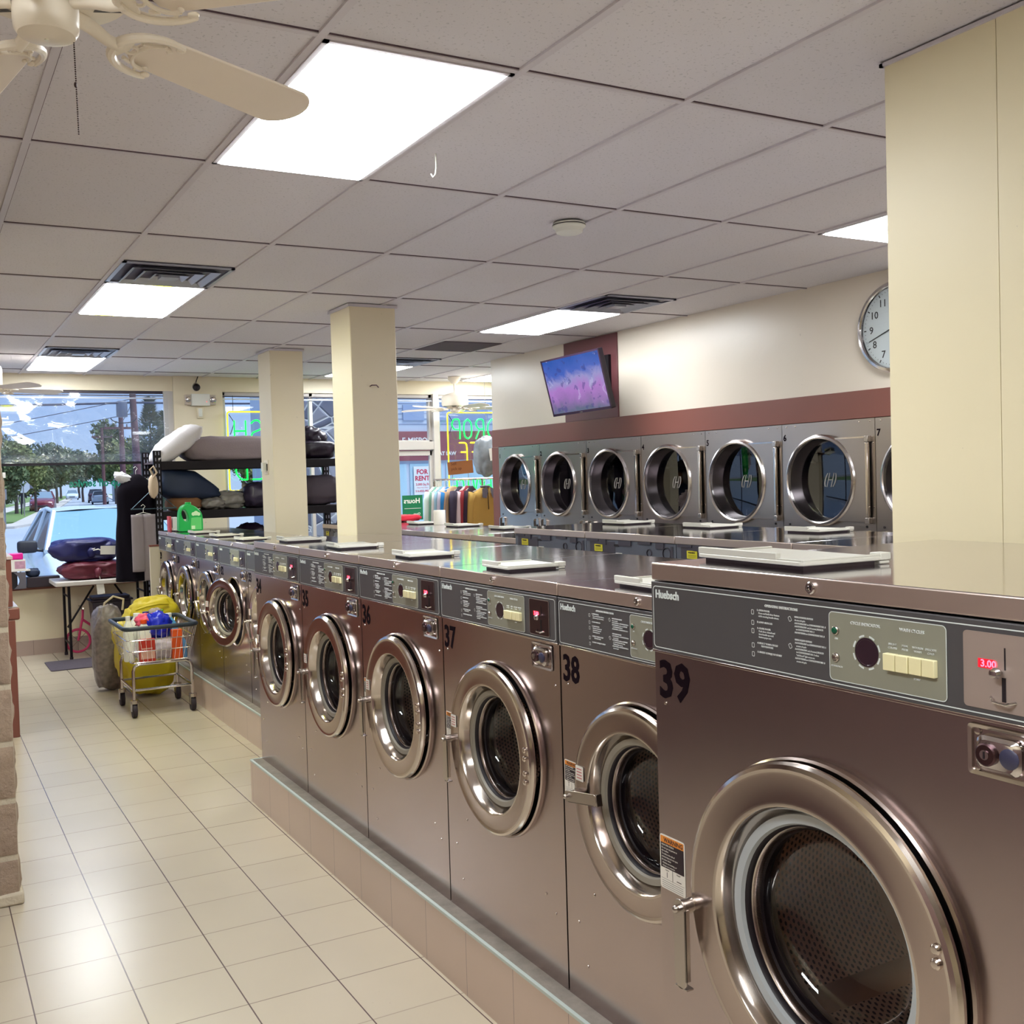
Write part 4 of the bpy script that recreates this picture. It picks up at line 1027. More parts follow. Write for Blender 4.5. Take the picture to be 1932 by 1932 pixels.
f = make_fan(.37, radians(-14), False); f.location = (5.60, 11.0, H); tag(f, 'distant white ceiling fan hanging on a rod beyond the dryers', 'ceiling fan')

# ---------------------------------------------------------------- fittings on the pier
PY = YF-.03
t = thing('emergency_light', 'white emergency light unit with two lamp heads on the front pier', 'emergency light', (2.78, PY, 2.605))
g = G(); g.box((-.10, -.05, -.065), (.10, 0, .065)); g.build('body', M_whiteplastic, t, bevel=.006)
for s in (-1, 1):
    g = G(); g.box((s*.10, -.045, -.055), (s*.165, 0, .055)); b = g.build('lamp_bracket', mat('bracket grey', (190,176,160), .5), t, bevel=.004)
    g = G(); g.lathe([(.030, .045), (.033, .055), (.028, .060), (0, .056)], (s*.135, 0, 0), (0, -1, 0), 24); g.build('lamp_head', [M_chrome], t)
g = G(); g.sphere((.062, -.052, -.02), .004, 8); g.build('indicator', mat('red dot', (220,40,50), .3, emit=(255,40,50), estr=2), t)
t = thing('thermostat', 'small white thermostat under the emergency light', 'thermostat', (2.777, PY, 2.465))
g = G(); g.box((-.034, -.02, -.06), (.034, 0, .06)); g.build('body', M_wall, t, bevel=.004); g = G(); g.box((-.020, -.03, -.042), (.020, -.018, .046)); g.build('cover', M_whiteplastic, t, bevel=.004)
t = thing('security_camera', 'black dome security camera on the front pier near the ceiling', 'security camera', (2.74, PY, 2.745))
g = G(); g.lathe([(.048, 0), (.048, .02), (.042, .03)], (0,0,0), (0,-1,0), 24, close=False); g.build('mount', M_fan, t)
g = G(); g.sphere((0, -.045, -.006), .040, 20); g.build('dome', M_black, t); g = G(); g.tube([(0, -.006, .03), (.01, -.004, .07), (.03, -.003, .12)], .005, 6); g.build('cable', M_black, t); 
t = thing('light_switch', 'light switch box on the left side of the smaller pillar', 'switch', (2.78, 9.20, 1.82))
g = G(); g.box((-.008, -.055, -.065), (0, .055, .065)); g.build('plate', M_fan, t, bevel=.002)
g = G(); g.box((-.045, -.028, -.035), (-.006, .028, .045)); g.build('box', M_whiteplastic, t, bevel=.003)
g = G(); g.box((-.014, -.048, -.03), (-.006, -.034, .03)); g.build('rocker', M_black, t)

# ---------------------------------------------------------------- left side: stone column and counter
def stone_mat():
    m = bpy.data.materials.new('split stone'); m.use_nodes = True; t = NT(m)
    a = t.mix(t.noise(14, 8, rough=.75), lin((112,88,74)), lin((220,196,166))); t.col(t.mix(t.noise(2.2, 2), a, lin((168,146,130))))
    t.b.inputs['Roughness'].default_value = .85; t.bump(t.noise(30, 8, rough=.7), .9, .02); return m
M_stone = stone_mat(); M_mortar = mat('mortar', (196,184,162), .9, nz=.1, bump=.4, bscale=60)
t = thing('stone_column', 'rough split stone column at the left edge of the aisle', 'column', (-.04, 4.95, 0))
g = G(); g.box((-.34, -.292, 0), (.357, .30, H)); g.build('mortar_core', M_mortar, t)
random.seed(11); g = G(); z = .0; row = 0
def rough_block(g, x0, x1, y0, y1, z0, z1, seed):
    n = 12; vs = []; b = G(); b.box((x0+.002, y0+.002, z0+.001), (x1-.002, y1, z1-.001))
    # front and side faces pillowed with noise
    for (ax, s) in ((1, -1), (0, 1)):
        o = len(g.v); pts = []
        for j in range(n+1):
            for i in range(n+1):
                u, w = i/n, j/n; e = (1-abs(2*u-1)**6)*(1-abs(2*w-1)**6)
                d = .012*e*(1+.9*noise.noise(V((u*3+seed, w*3, seed*1.7+ax))))+.010*e*noise.noise(V((u*9+seed, w*7, seed)))
                if ax == 1: pts.append((x0+(x1-x0)*u, y0-d, z0+(z1-z0)*w))
                else: pts.append((x1+d, y0+(y1-y0)*u, z0+(z1-z0)*w))
        g.add(pts, [(j*(n+1)+i, j*(n+1)+i+1, (j+1)*(n+1)+i+1, (j+1)*(n+1)+i) for j in range(n) for i in range(n)])
    g.merge(b)
while z < H-.05:
    h = .228 if row else .19; x = -.35; first = True
    while x < .34:
        w = random.choice((.24, .34, .46)) if not (x == -.35 and row % 2) else .16
        x1 = min(x+w, .355);
        if .355-x1 < .10: x1 = .355
        rough_block(g, x+.009, x1-.009 if x1 < .35 else x1, -.295, .295, z+.010, min(z+h, H)-.010, row*7+x*13); x = x1
    z += h+.004; row += 1
g.build('stone_facing', M_stone, t, sharp=50, weld=False)
g = G(); g.box((-.36, -.315, 0), (.372, .3, .05)); g.build('mortar_foot', M_mortar, t, bevel=.01)
t = thing('service_counter', 'brown laminate service counter behind the stone column', 'counter', (-.35, 8.6, 0))
g = G(); g.box((-.9, -.80, 0), (.925, .80, .80)); g.build('body', M_brown, t, bevel=.004)
g = G(); g.box((-.95, -.80, .80), (.955, .80, .885)); g.build('ledge', M_brown, t, bevel=.012)
g = G(); g.box((-.94, -.79, .8855), (.945, .79, .893)); g.build('ledge_top', mat('pale laminate', (214,212,214), .25), t)
g = G(); g.box((-.9, -.80, .893), (.915, -.0, 1.215)); g.build('upper_shelf', M_brown, t, bevel=.004); g = G(); g.box((-.9, -.805, 1.215), (.925, .0, 1.235)); g.build('shelf_top', mat('pale pink laminate', (206,186,186), .3), t)

g = G(); g.tube([(0, 0, 0), (0, -.03, .004), (.03, -.04, .004), (.045, -.04, -.012)], .004, 6); o = g.build('wall_hook', M_coinB, loc=(2.72, 6.59, 2.31)); tag(o, 'small bent metal hook on the front of the bigger pillar', 'hook')

# ---------------------------------------------------------------- storage rack with laundry
RF = 10.3
t = thing('storage_rack', 'black metal storage rack standing behind the far washers', 'rack', (3.0, RF+.3, 0))
o_ = V((3.0, RF+.3, 0))
def rb(g, n, m=M_blackmetal, **k): g.v = [v-o_ for v in g.v]; return g.build(n, m, t, **k)
for x in (2.015, 3.90):
    for y in (RF, RF+.56):
        g = G(); g.box((x, y, 0), (x+.006, y+.04, 2.02)); g.box((x, y, 0), (x+.072, y+.005, 2.02)); g.box((x+.066, y, 0), (x+.072, y+.04, 2.02)); rb(g, 'post')
        g = G(); z = .12
        while z < 2.0:
            for dx in (.016, .046): g.add([(x+dx, y-.0008, z), (x+dx+.010, y-.0008, z), (x+dx+.013-.004, y-.0008, z+.032), (x+dx+.001, y-.0008, z+.032)], [(0,1,2,3)])
            z += .058
        rb(g, 'post_slots', mat('slot light', (140,142,160), .6), weld=False)
    g = G(); g.tube([(x+.036, RF+.04, .3), (x+.036, RF+.56, .9), (x+.036, RF+.04, 1.5)], .01, 6); rb(g, 'brace')
for z in (.30, .85, 1.355, 1.835):
    for y in (RF-.004, RF+.56): g = G(); g.box((2.085, y, z), (3.90, y+.03, z+.08)); rb(g, 'beam', bevel=.003)
    g = G(); g.box((2.03, RF+.02, z+.062), (3.96, RF+.58, z+.078)); rb(g, 'shelf_board', mat('dark shelf board', (58,44,50), .7))
M_greyfab = mat('grey comforter', (150,136,140), .9, nz=.05, bump=.2, bscale=90)
M_whitefab = mat('white fabric', (222,218,220), .85, bump=.15, bscale=60)
M_navy = mat('navy fabric', (34,48,76), .55, nz=.1)
M_tan = mat('tan fabric', (140,98,66), .85, nz=.1)
M_clear = mat('clear plastic bag over greys', (140,134,128), .3, nz=.35, nscale=9, bump=.5, bscale=18)
M_darkbag = mat('dark plastic bag', (54,46,66), .3, nz=.3, nscale=6, bump=.4, bscale=14)
M_blackbag = mat('black plastic bag', (28,16,34), .35, bump=.4, bscale=12)
g = G(); g.pillow((0,0,0), .56, .42, .20, RY(radians(-36)) , 2, amp=.2); o = g.build('pillow', M_whitefab, loc=(2.27, RF+.2, 2.085), sharp=180); tag(o, 'white pillow leaning up at the left end of the rack top', 'pillow')
g = G(); g.blob((0,0,0), (.98, .50, .25), 4, .10, 2, 5, 48, ridge=.08); o = g.build('comforter', M_greyfab, loc=(2.83, RF+.28, 2.033), sharp=180); tag(o, 'folded grey comforter on the top shelf of the rack', 'comforter')
g = G(); g.blob((0,0,0), (.50, .46, .30), 5, .06, 1.6, 3.6, 48, ridge=.05)
g.v = [RY(radians(9)) @ (V((v.x+(v.x-.08)*.95 if v.x > .08 else v.x, v.y*(1-max(0, v.x-.08)*2.2), v.z*(1-max(0, v.x-.10)*4.2)-max(0, v.x-.1)*.25))) for v in g.v]
o = g.build('pillow', M_navy, loc=(2.30, RF+.26, 1.69), sharp=180); tag(o, 'navy blue cushion bag with a pointed corner on the middle shelf', 'pillow')
g = G(); g.blob((0,0,0), (.34, .4, .15), 6, .12, 2.4, 3.2, 36, ridge=.1); o = g.build('laundry_bag', M_tan, loc=(2.33, RF+.24, 1.503), sharp=180); tag(o, 'tan cloth bundle under the navy cushion', 'laundry bag')
g = G(); g.blob((0,0,0), (.26, .36, .13), 7, .25, 3, 2.6, 36, ridge=.2); o = g.build('laundry_bag', M_clear, loc=(2.60, RF+.22, 1.492), sharp=180); tag(o, 'small clear plastic bag of grey laundry left on the middle shelf', 'laundry bag')
g = G(); g.blob((0,0,0), (.36, .38, .19), 9, .22, 3, 2.6, 36, ridge=.2); o = g.build('laundry_bag', M_clear, loc=(2.80, RF+.30, 1.522), sharp=180); tag(o, 'larger clear plastic bag of grey laundry against the dark bag', 'laundry bag')
g = G(); g.blob((0,0,0), (.34, .40, .27), 12, .15, 2.5, 3, 36, ridge=.15); o = g.build('laundry_bag', M_darkbag, loc=(3.07, RF+.22, 1.562), sharp=180); tag(o, 'dark bundled bag partly behind the smaller pillar', 'laundry bag')
g = G(); g.blob((0,0,0), (.44, .44, .32), 14, .10, 2.2, 3.4, 40, ridge=.12); o = g.build('laundry_bag', mat('taupe bag', (84,74,84), .7, nz=.1), loc=(3.72, RF+.25, 1.592), sharp=180); tag(o, 'big taupe laundry bag seen between the two pillars, lower shelf', 'laundry bag')
g = G(); g.blob((0,0,0), (.46, .46, .20), 16, .10, 2.2, 3.6, 40, ridge=.12); g.blob((-.02,0,.15), (.26,.26,.20), 18, .3, 3, 2.2, 30, ridge=.2); g.blob((.09,.0,.13), (.14,.16,.13), 19, .3, 3, 2.2, 24); o = g.build('laundry_bag', M_blackbag, loc=(3.68, RF+.25, 2.01), sharp=180); tag(o, 'black tied bag on the rack top between the two pillars', 'laundry bag')
g = G(); g.blob((0,0,0), (.34, .34, .36), 21, .12, 2.2, 2.6, 36, ridge=.15); o = g.build('laundry_bag', M_blackbag, loc=(3.0, RF+.25, 1.108), sharp=180); tag(o, 'round black bag below the middle shelf beside the smaller pillar', 'laundry bag')

# ---------------------------------------------------------------- hanging clothes
def hanger(g, c, ang, w=.42, drop=.15, r=.0028):
    M = T(*c) @ RZ(ang)
    g.tube([M @ V(p) for p in ((-w/2, 0, -drop), (0, 0, 0), (w/2, 0, -drop))], r, 6); g.tube([M @ V(p) for p in ((-w/2, 0, -drop), (w/2, 0, -drop))], r, 6)
    g.tube([M @ V(p) for p in ((0, 0, 0), (0, 0, .035), (.018, 0, .055), (.0, 0, .075), (-.018, 0, .06))], r, 6)
def garment(name, c, ang, w, L, th, m, label, seed=0, sleeves=True, cat='shirt', flare=1.06, collar=None, group=None, open_=False):
    """cloth on a hanger: c = neck point; plane spans angle ang; hangs down L"""
    M = T(*c) @ RZ(ang); g = G(); n = 40; rows = 26; vs = []
    for j in range(rows+1):
        f = j/rows; z = -L*f
        if f < .14: hw = w/2*(.20+.80*(f/.14)**.75)
        else: hw = w/2*(1+(flare-1)*(f-.14)/.86)
        t_ = th/2*(.35+.65*min(1, f/.12))*(1+.12*sin(seed+f*5))
        for i in range(n):
            a = 2*pi*i/n; x = hw*(abs(cos(a))**.8)*(1 if cos(a) >= 0 else -1); y = t_*(abs(sin(a))**.9)*(1 if sin(a) >= 0 else -1)
            fold = .22*th*noise.noise(V((x*14+seed, z*1.6, seed)))*min(1, f*3)+.10*th*noise.noise(V((x*30+seed, z*3, seed*2)))*min(1, f*3)
            vs.append((x+.01*noise.noise(V((z*4, seed, 1))), y+(fold if y >= 0 else fold*.8), z))
    g.add(vs, [(j*n+i, j*n+(i+1) % n, (j+1)*n+(i+1) % n, (j+1)*n+i) for j in range(rows) for i in range(n)]+[tuple(range(n)), tuple(reversed([rows*n+i for i in range(n)]))])
    g.xf(M); root = None
    o = g.build(name, m, sharp=180, origin=M @ V((0,0,0)))
    def sub(g, nme, mm, **k): g.v = [v-o.location for v in g.v]; return g.build(nme, mm, o, **k)
    if sleeves:
        for s in (-1, 1):
            gg = G(); pts = [(s*w*.44, 0, -L*.085), (s*w*.52, 0, -L*.20), (s*w*.56, 0, -L*.45), (s*w*.555, 0, -L*.78)]
            gg.tube([M @ V((p[0], p[1]+.008*noise.noise(V((p[2]*9, seed, s))), p[2])) for p in pts], [th*.42, th*.46, th*.40, th*.30], 14); sub(gg, 'sleeve', m, sharp=180)
    if collar:
        gg = G()
        for s in (-1, 1):
            gg.add([M @ V(q) for q in ((s*.02, -th*.5, .01), (s*.085, -th*.42, -.02), (s*.105, -th*.62, -.115), (s*.045, -th*.66, -.125), (s*.02, -th*.62, -.05))], [(0,1,2,3,4)])
        gg.tube([M @ V((.055*cos(a), .03*sin(a), .006)) for a in [2*pi*k/16 for k in range(16)]], .012, 8, closed=True)
        sub(gg, 'collar', collar, sharp=180)
    hg = G(); hanger(hg, (0,0,0), 0, w*.8, L*.06); hg.xf(M); sub(hg, 'hanger', M_whiteplastic)
    return tag(o, label, cat, group)
M_coat = mat('black wool', (12,6,18), .95, bump=.1, spec=.2)
o = garment('coat', (1.865, RF+.10, 1.80), radians(12), .37, 1.01, .20, M_coat, 'long black coat hanging at the left end of the rack', 3, False, 'coat', 1.16)
g = G(); g.blob((0,0,0), (.22, .14, .10), 3, .3, 4, 2.2, 26); g.v = [RY(.5) @ v for v in g.v]; o2 = g.build('collar', mat('white fleece', (206,206,210), .95, bump=.5, bscale=60), o, loc=(-.10, 0, -.045), sharp=180)
g = G()
for s, x in ((0, -.055), (1, .05)):
    b = G(); vs = []; n = 24
    for j in range(21):
        f = j/20; z = -.62*f
        for i in range(n):
            a = 2*pi*i/n; vs.append((x+.058*(1+.05*f)*cos(a), .03*sin(a)+.008*noise.noise(V((cos(a)*3+x*40, z*2, s))), z*(1 if s else .86)))
    b.add(vs, [(j*n+i, j*n+(i+1) % n, (j+1)*n+(i+1) % n, (j+1)*n+i) for j in range(20) for i in range(n)]+[tuple(range(n)), tuple(reversed([20*n+i for i in range(n)]))]); g.merge(b)
o = g.build('trousers', mat('grey trouser cloth', (142,132,136), .85), loc=(1.885, RF-.10, 1.42), sharp=180); tag(o, 'grey trousers hanging in front of the black coat', 'trousers')
g = G(); hanger(g, (0,0,.02), 0, .14, .02); g.build('hanger', M_whiteplastic, o)
g = G(); hanger(g, (0,0,0), radians(5), .42, .19, .004); g.box((-.21, -.004, -.195), (-.09, .004, -.182)); g.box((.09, -.004, -.195), (.21, .004, -.182)); o = g.build('clothes_hanger', mat('teal wire', (70,90,100), .4, .5), loc=(1.99, RF-.06, 1.66)); tag(o, 'empty wire clothes hanger hooked on the rack post', 'hanger')
g = G(); g.blob((0,0,0), (.09, .08, .22), 2, .15, 3, 2.2, 28); g.tube([(.0, -.02, .10), (-.03, -.03, .16), (.0, -.03, .19), (.03, -.03, .13), (-.01, -.04, .08)], .010, 8, 0, True); o = g.build('cap', mat('beige cap', (196,176,152), .8), loc=(1.985, RF-.10, 1.68), sharp=180); tag(o, 'beige cloth cap hanging on the left rack post', 'cap')

# garment rail by the window
t = thing('garment_rail', 'metal garment rail full of hanging clothes near the neon sign', 'clothes rail', (5.42, 10.42, 0))
g = G()
for p in ([(-.40, 0, 1.66), (.62, 0, 1.66)],): g.tube(p, .011, 10)
g.build('rail', M_chrome, t)
for x in (-.40, .20, .62): g = G(); g.cyl((x, 0, .05), (x, 0, 1.66), .011); g.build('post', M_chrome2, t)
g = G(); g.tube([(-.40, -.25, .05), (-.40, .25, .05)], .012); g.tube([(.62, -.25, .05), (.62, .25, .05)], .012); g.tube([(-.40, 0, .05), (.62, 0, .05)], .012); g.build('base', M_chrome2, t)
gl = [('white polo with green trim, leftmost on the rail', (206,222,214), 'shirt'), ('pale green shirt, second on the rail', (120,170,150), 'shirt'), ('white shirt between the green and blue ones', (226,226,226), 'shirt'), ('light blue shirt on the rail', (150,190,214), 'shirt'),
      ('white and lilac shirt on the rail', (204,200,220), 'shirt'), ('bright blue shirt, narrow between white ones', (40,128,196), 'shirt'), ('peach beige hooded top on the rail', (214,178,142), 'hoodie'), ('dark charcoal jacket on the rail', (56,46,66), 'jacket'),
      ('white and pink striped shirt edge on the rail', (220,200,206), 'shirt'), ('dark red shirt on the rail', (150,44,52), 'shirt'), ('dark purple sweater next to the yellow fleece', (48,28,50), 'sweater')]
xs = [5.02, 5.045, 5.075, 5.11, 5.15, 5.19, 5.25, 5.335, 5.40, 5.435, 5.48]
for k, (lb, c, cat) in enumerate(gl):
    garment('hanging_'+cat, (xs[k], 10.42, 1.585-.004*(k % 3)), radians(42 if k != 6 else 30), .44, .72, .075 if k not in (6, 7) else .10, mat('garment %d' % k, c, .85), lb, k*1.7, True, cat, group='clothes on the rail')
M_yfl = mat('mustard fleece', (196,160,84), .95, bump=.25, bscale=70)
o = garment('hanging_fleece', (5.61, 10.34, 1.565), radians(14), .46, .74, .11, M_yfl, 'mustard fleece with a grey collar facing the room, right end of the rail', 8, True, 'fleece', collar=mat('grey collar', (104,100,112), .8), group='clothes on the rail')
g = G(); g.tube([(.0, -.063, -.03), (.004, -.068, -.25)], .004, 6); g.build('zip', M_dark, o)
t = thing('cardboard_sign', 'handwritten brown cardboard sign above the garment rail', 'sign', (5.36, 10.44, 1.66))
g = G(); g.obox(T(0, 0, .13) @ RY(radians(-4)), (.315, .004, .145)); g.build('card', mat('cardboard', (176,116,70), .85, nz=.06), t)
g = G(); M = frame((-.12, -.003, .155), (1, 0, .07), (-.07, 0, 1)); g.text('Self', .05, M, extrude=.0003); g.text('pick up', .045, M @ T(.0, -.055, 0), extrude=.0003); g.build('handwriting', mat('marker brown', (110,58,40), .7), t)
g = G(); g.tube([(-.1, .004, -.01), (-.1, .004, .14)], .003, 6); g.tube([(.1, .004, -.01), (.1, .004, .14)], .003, 6); g.build('clip_wire', M_chrome2, t)
g = G(); g.blob((0,0,-.20), (.30, .22, .46), 31, .14, 2.4, 2.6, 44, ridge=.10); o = g.build('wrapped_laundry', mat('plastic wrapped greys', (130,136,142), .22, nz=.5, nscale=11, bump=.6, bscale=16), loc=(5.86, 10.75, 2.12), sharp=180); tag(o, 'laundry in clear plastic hanging in front of the neon sign', 'laundry bag')
g = G(); g.add([(-.03, -.125, -.12), (.03, -.13, -.11), (.045, -.13, -.25), (-.015, -.125, -.26), (-.03, -.121, -.12), (.03, -.126, -.11), (.045, -.126, -.25), (-.015, -.121, -.26)], [(0,1,2,3),(7,6,5,4),(0,4,5,1),(1,5,6,2),(2,6,7,3),(3,7,4,0)]); g.build('paper_tag', M_white, o)
g = G(); g.tube([(0, 0, 0), (.01, 0, .3), (0, 0, H-2.12)], .0025, 6); g.build('hanging_wire', M_chrome2, o)

# ---------------------------------------------------------------- folding table and what is on and below it
t = thing('folding_table', 'white folding table with black legs under the street window', 'table', (1.66, 11.2, 0))
g = G(); g.prism(rrect(.98, .62, .03), T(0, 0, .735), .045); g.build('table_top', mat('table white', (206,200,194), .5), t, bevel=.008)
for s in (-1, 1):
    for y in (-.20, .20): g = G(); g.cyl((s*.36, y, 0), (s*.36, y, .735), .0135); g.build('leg', M_blackmetal, t); g = G(); g.cyl((s*.36, y, 0), (s*.36, y, .03), .017); g.build('foot_cap', M_rubber, t)
    g = G(); g.tube([(s*.36, -.2, .15), (s*.36, .2, .15)], .009); g.tube([(s*.36, 0, .30), (s*.10, 0, .70)], .010); g.tube([(s*.36, -.2, .62), (s*.36, .2, .62)], .009); g.build('brace', M_blackmetal, t)
M_wine = mat('burgundy nylon', (104,34,52), .5, nz=.08, bump=.5, bscale=9); M_blue = mat('navy nylon', (32,34,92), .42, nz=.08, bump=.6, bscale=8)
def tied_bag(c, size, m, label, seed, tip):
    g = G(); g.blob((0,0,0), size, seed, .10, 2.4, 4.4, 64, ridge=.10)
    out = []
    for v in g.v:      # gathers radiate from the knot; pointed corner at the left
        k = V((.02, -size[1]/2, -.02)); d = (v-k).length; a = atan2(v.z-k.z, v.x-k.x)
        if v.y < 0 and d < .30: v = v+V((0, .022*sin(a*13+seed)*max(0, 1-d/.30)*min(1, d/.06)+.05*max(0, 1-d/.10), 0))
        if v.x < -size[0]*.30: v = v+V((-(tip)*(abs(v.x)/size[0]-.30)/.2*max(0, 1-abs(v.z-size[2]*.05)/(size[2]*.5)), 0, 0))
        out.append(v)
    g.v = out; o = g.build('laundry_bag', m, loc=c, sharp=180); tag(o, label, 'laundry bag')
    g = G(); g.blob((.02, -size[1]/2+.005, -.02), (.07, .07, .10), seed, .3, 4, 2, 20); g.build('knot', m, o, sharp=180)
    return o
b1 = tied_bag((1.55, 11.14, .868), (.54, .40, .185), M_wine, 'burgundy tied laundry bag lying on the folding table', 3, .07)
b2 = tied_bag((1.50, 11.16, 1.068), (.56, .38, .235), M_blue, 'navy blue tied laundry bag on top of the burgundy one', 7, .10)
g = G(); g.obox(T(.17, -.215, -.005) @ RX(.1) @ RY(.05), (.14, .003, .085)); g.build('paper_tag', M_white, b2); g = G(); g.tube([(.02, -.2, .01), (.05, -.21, .02), (.03, -.215, .0), (.08, -.21, .01), (.10, -.212, .0)], .006, 6); g.build('white_tie', M_white, b2)
g = G(); g.obox(T(.03, -.235, -.16) @ RX(-.05) @ RY(-.08), (.07, .003, .14)); g.build('paper_tag', M_white, b1); g = G(); g.tube([(.02, -.2, -.03), (.03, -.225, -.07), (.03, -.234, -.09)], .003, 6); g.build('string', M_white, b1)
t = thing('trash_bin', 'black lidded trash bin under the folding table', 'bin', (1.70, 11.16, 0))
g = G(); A = [(-.15, -.12), (.15, -.12), (.15, .12), (-.15, .12)]; B_ = [(-.185, -.15), (.185, -.15), (.185, .15), (-.185, .15)]
g.add([(x, y, 0) for x, y in A]+[(x, y, .55) for x, y in B_], [(3,2,1,0), (4,5,6,7)]+[(i, (i+1) % 4, 4+(i+1) % 4, 4+i) for i in range(4)]); M_bin = mat('bin plastic', (44,34,48), .4); g.build('body', M_bin, t, bevel=.012)
g = G(); g.prism(rrect(.41, .335, .02), T(0, 0, .55), .018); g.prism(rrect(.36, .28, .03), T(0, 0, .568), .028); g.build('lid', M_bin, t, bevel=.006)
t = thing('kids_bicycle', 'pink small kids bicycle parked behind the table legs', 'bicycle', (1.44, 11.42, 0)); M_pk = mat('hot pink paint', (206,60,110), .35)
for x in (-.02, .36):
    g = G(); g.tube([(x+.115*cos(a), 0, .130+.115*sin(a)) for a in [2*pi*k/28 for k in range(28)]], .013, 8, 0, True); w = g.build('wheel', M_pk if x < 0 else M_rubber, t)
    g = G()
    for k in range(8): g.tube([(x, 0, .13), (x+.11*cos(pi*k/4), 0, .13+.11*sin(pi*k/4))], .0018, 5)
    g.build('spokes', M_chrome2, w)
g = G(); g.tube([(-.02, 0, .13), (.03, 0, .36), (.035, 0, .44)], .012); g.tube([(.03, 0, .34), (.20, 0, .20), (.36, 0, .13)], .013); g.tube([(.20, 0, .20), (.23, 0, .36)], .011); g.build('frame', M_pk, t)
g = G(); g.tube([(.02, -.14, .47), (.035, 0, .44), (.02, .14, .47)], .009); g.build('handlebar', M_chrome2, t); g = G(); g.blob((.23, 0, .375), (.16, .09, .04), 2, 0, 1, 3, 20); g.build('seat', M_pk, t)
t = None
g = G(); g.prism(rrect(.70, .58, .03), T(1.40, 10.71, .001), .008); o = g.build('floor_mat', mat('grey ribbed mat', (84,76,86), .9, nz=.15, nscale=40, bump=.4, bscale=120), origin=(1.40, 10.71, 0), bevel=.003); tag(o, 'dark grey mat on the floor in front of the folding table', 'mat')
# on the window sill
t = thing('metal_bracket_box', 'grey metal device with two screws on the window sill', 'device', (.90, 11.50, .70))
g = G(); g.box((-.26, -.06, 0), (-.02, .09, .17), 0); g.build('box', M_black, t); g = G(); g.prism([(-.055, 0), (.055, 0), (.055, .165), (-.055, .165), (-.02, .13), (.0, .083), (-.02, .035)], frame((0, -.075, 0), (1, 0, 0), (0, 0, 1)), .012); g.build('end_plate', mat('grey plate', (112,110,120), .4, .5), t)
for z in (.045, .125): g = G(); g.lathe([(.012, 0), (.010, .004), (0, .005)], (.03, -.076, z), (0,-1,0), 12); g.build('screw', M_chrome2, t)
g = G(); g.box((0, 0, 0), (.31, .12, .105)); o = g.build('storage_tray', mat('charcoal tray', (44,34,44), .5), loc=(.965, 11.45, .70), bevel=.006); tag(o, 'low black tray on the window sill beside the grey device', 'tray')
g = G(); g.blob((0,0,0), (.13, .09, .09), 3, .25, 3, 2.4, 24); o = g.build('dark_pouch', M_navy, loc=(1.03, 11.50, .848), sharp=180); tag(o, 'small dark pouch lying on the black tray', 'pouch')
g = G(); g.box((0, 0, 0), (.30, .10, .016)); o = g.build('white_board', M_white, loc=(.70, 11.43, .872)); tag(o, 'thin white board lying on the grey device', 'board')
g = G(); g.box((0, 0, 0), (.26, .09, .10), 0); g.box((.16, -.0015, .01), (.255, 0, .085), 1); o = g.build('printed_box', [M_white, mat('printed pink', (196,150,170), .6, nz=.5, nscale=30)], loc=(.70, 11.44, .889)); tag(o, 'white box with pink print on the sill under the pink package', 'box')
g = G(); g.box((0, 0, 0), (.28, .09, .062)); o = g.build('pink_package', mat('hot pink wrap', (236,30,150), .3), loc=(.66, 11.44, .991), bevel=.008); tag(o, 'bright pink package at the left edge of the window sill', 'package')

# ---------------------------------------------------------------- detergent jug, paper roll, small things on the washers
def jug(name, c, h, w, d, m, label, capm, capr=.022, seed=0, rz=0, cat='detergent bottle', lab=None):
    g = G(); sec = [(0, .92, .92), (.03, 1, 1), (.50, 1, 1), (.66, .96, .95), (.80, .72, .72), (.88, .42, .5), (.92, .34, .42)]; n = 28; vs = []
    for f, a, b in sec:
        for i in range(n):
            q = 2*pi*i/n; e = .62; sx = abs(cos(q))**e*(1 if cos(q) >= 0 else -1); sy = abs(sin(q))**e*(1 if sin(q) >= 0 else -1)
            vs.append((sx*w/2*a+(.0 if f < .6 else -w*.04*(f-.6)), sy*d/2*b, h*f))
    k = len(sec); g.add(vs, [(j*n+i, j*n+(i+1) % n, (j+1)*n+(i+1) % n, (j+1)*n+i) for j in range(k-1) for i in range(n)]+[tuple(reversed(range(n))), tuple((k-1)*n+i for i in range(n))])
    o = g.build(name, m, loc=c, sharp=50, rot=(0, 0, rz)); tag(o, label, cat)
    g = G(); g.cyl((-w*.013, 0, h*.90), (-w*.013, 0, h), capr, n=20); g.build('cap', capm, o, bevel=.002)
    if lab: g = G(); g.box((-w*.30, -d*.5-.0015, h*.12), (w*.34, -d*.5+.01, h*.52)); g.build('label', lab, o)
    return o
M_green = mat('detergent green', (20,172,78), .35)
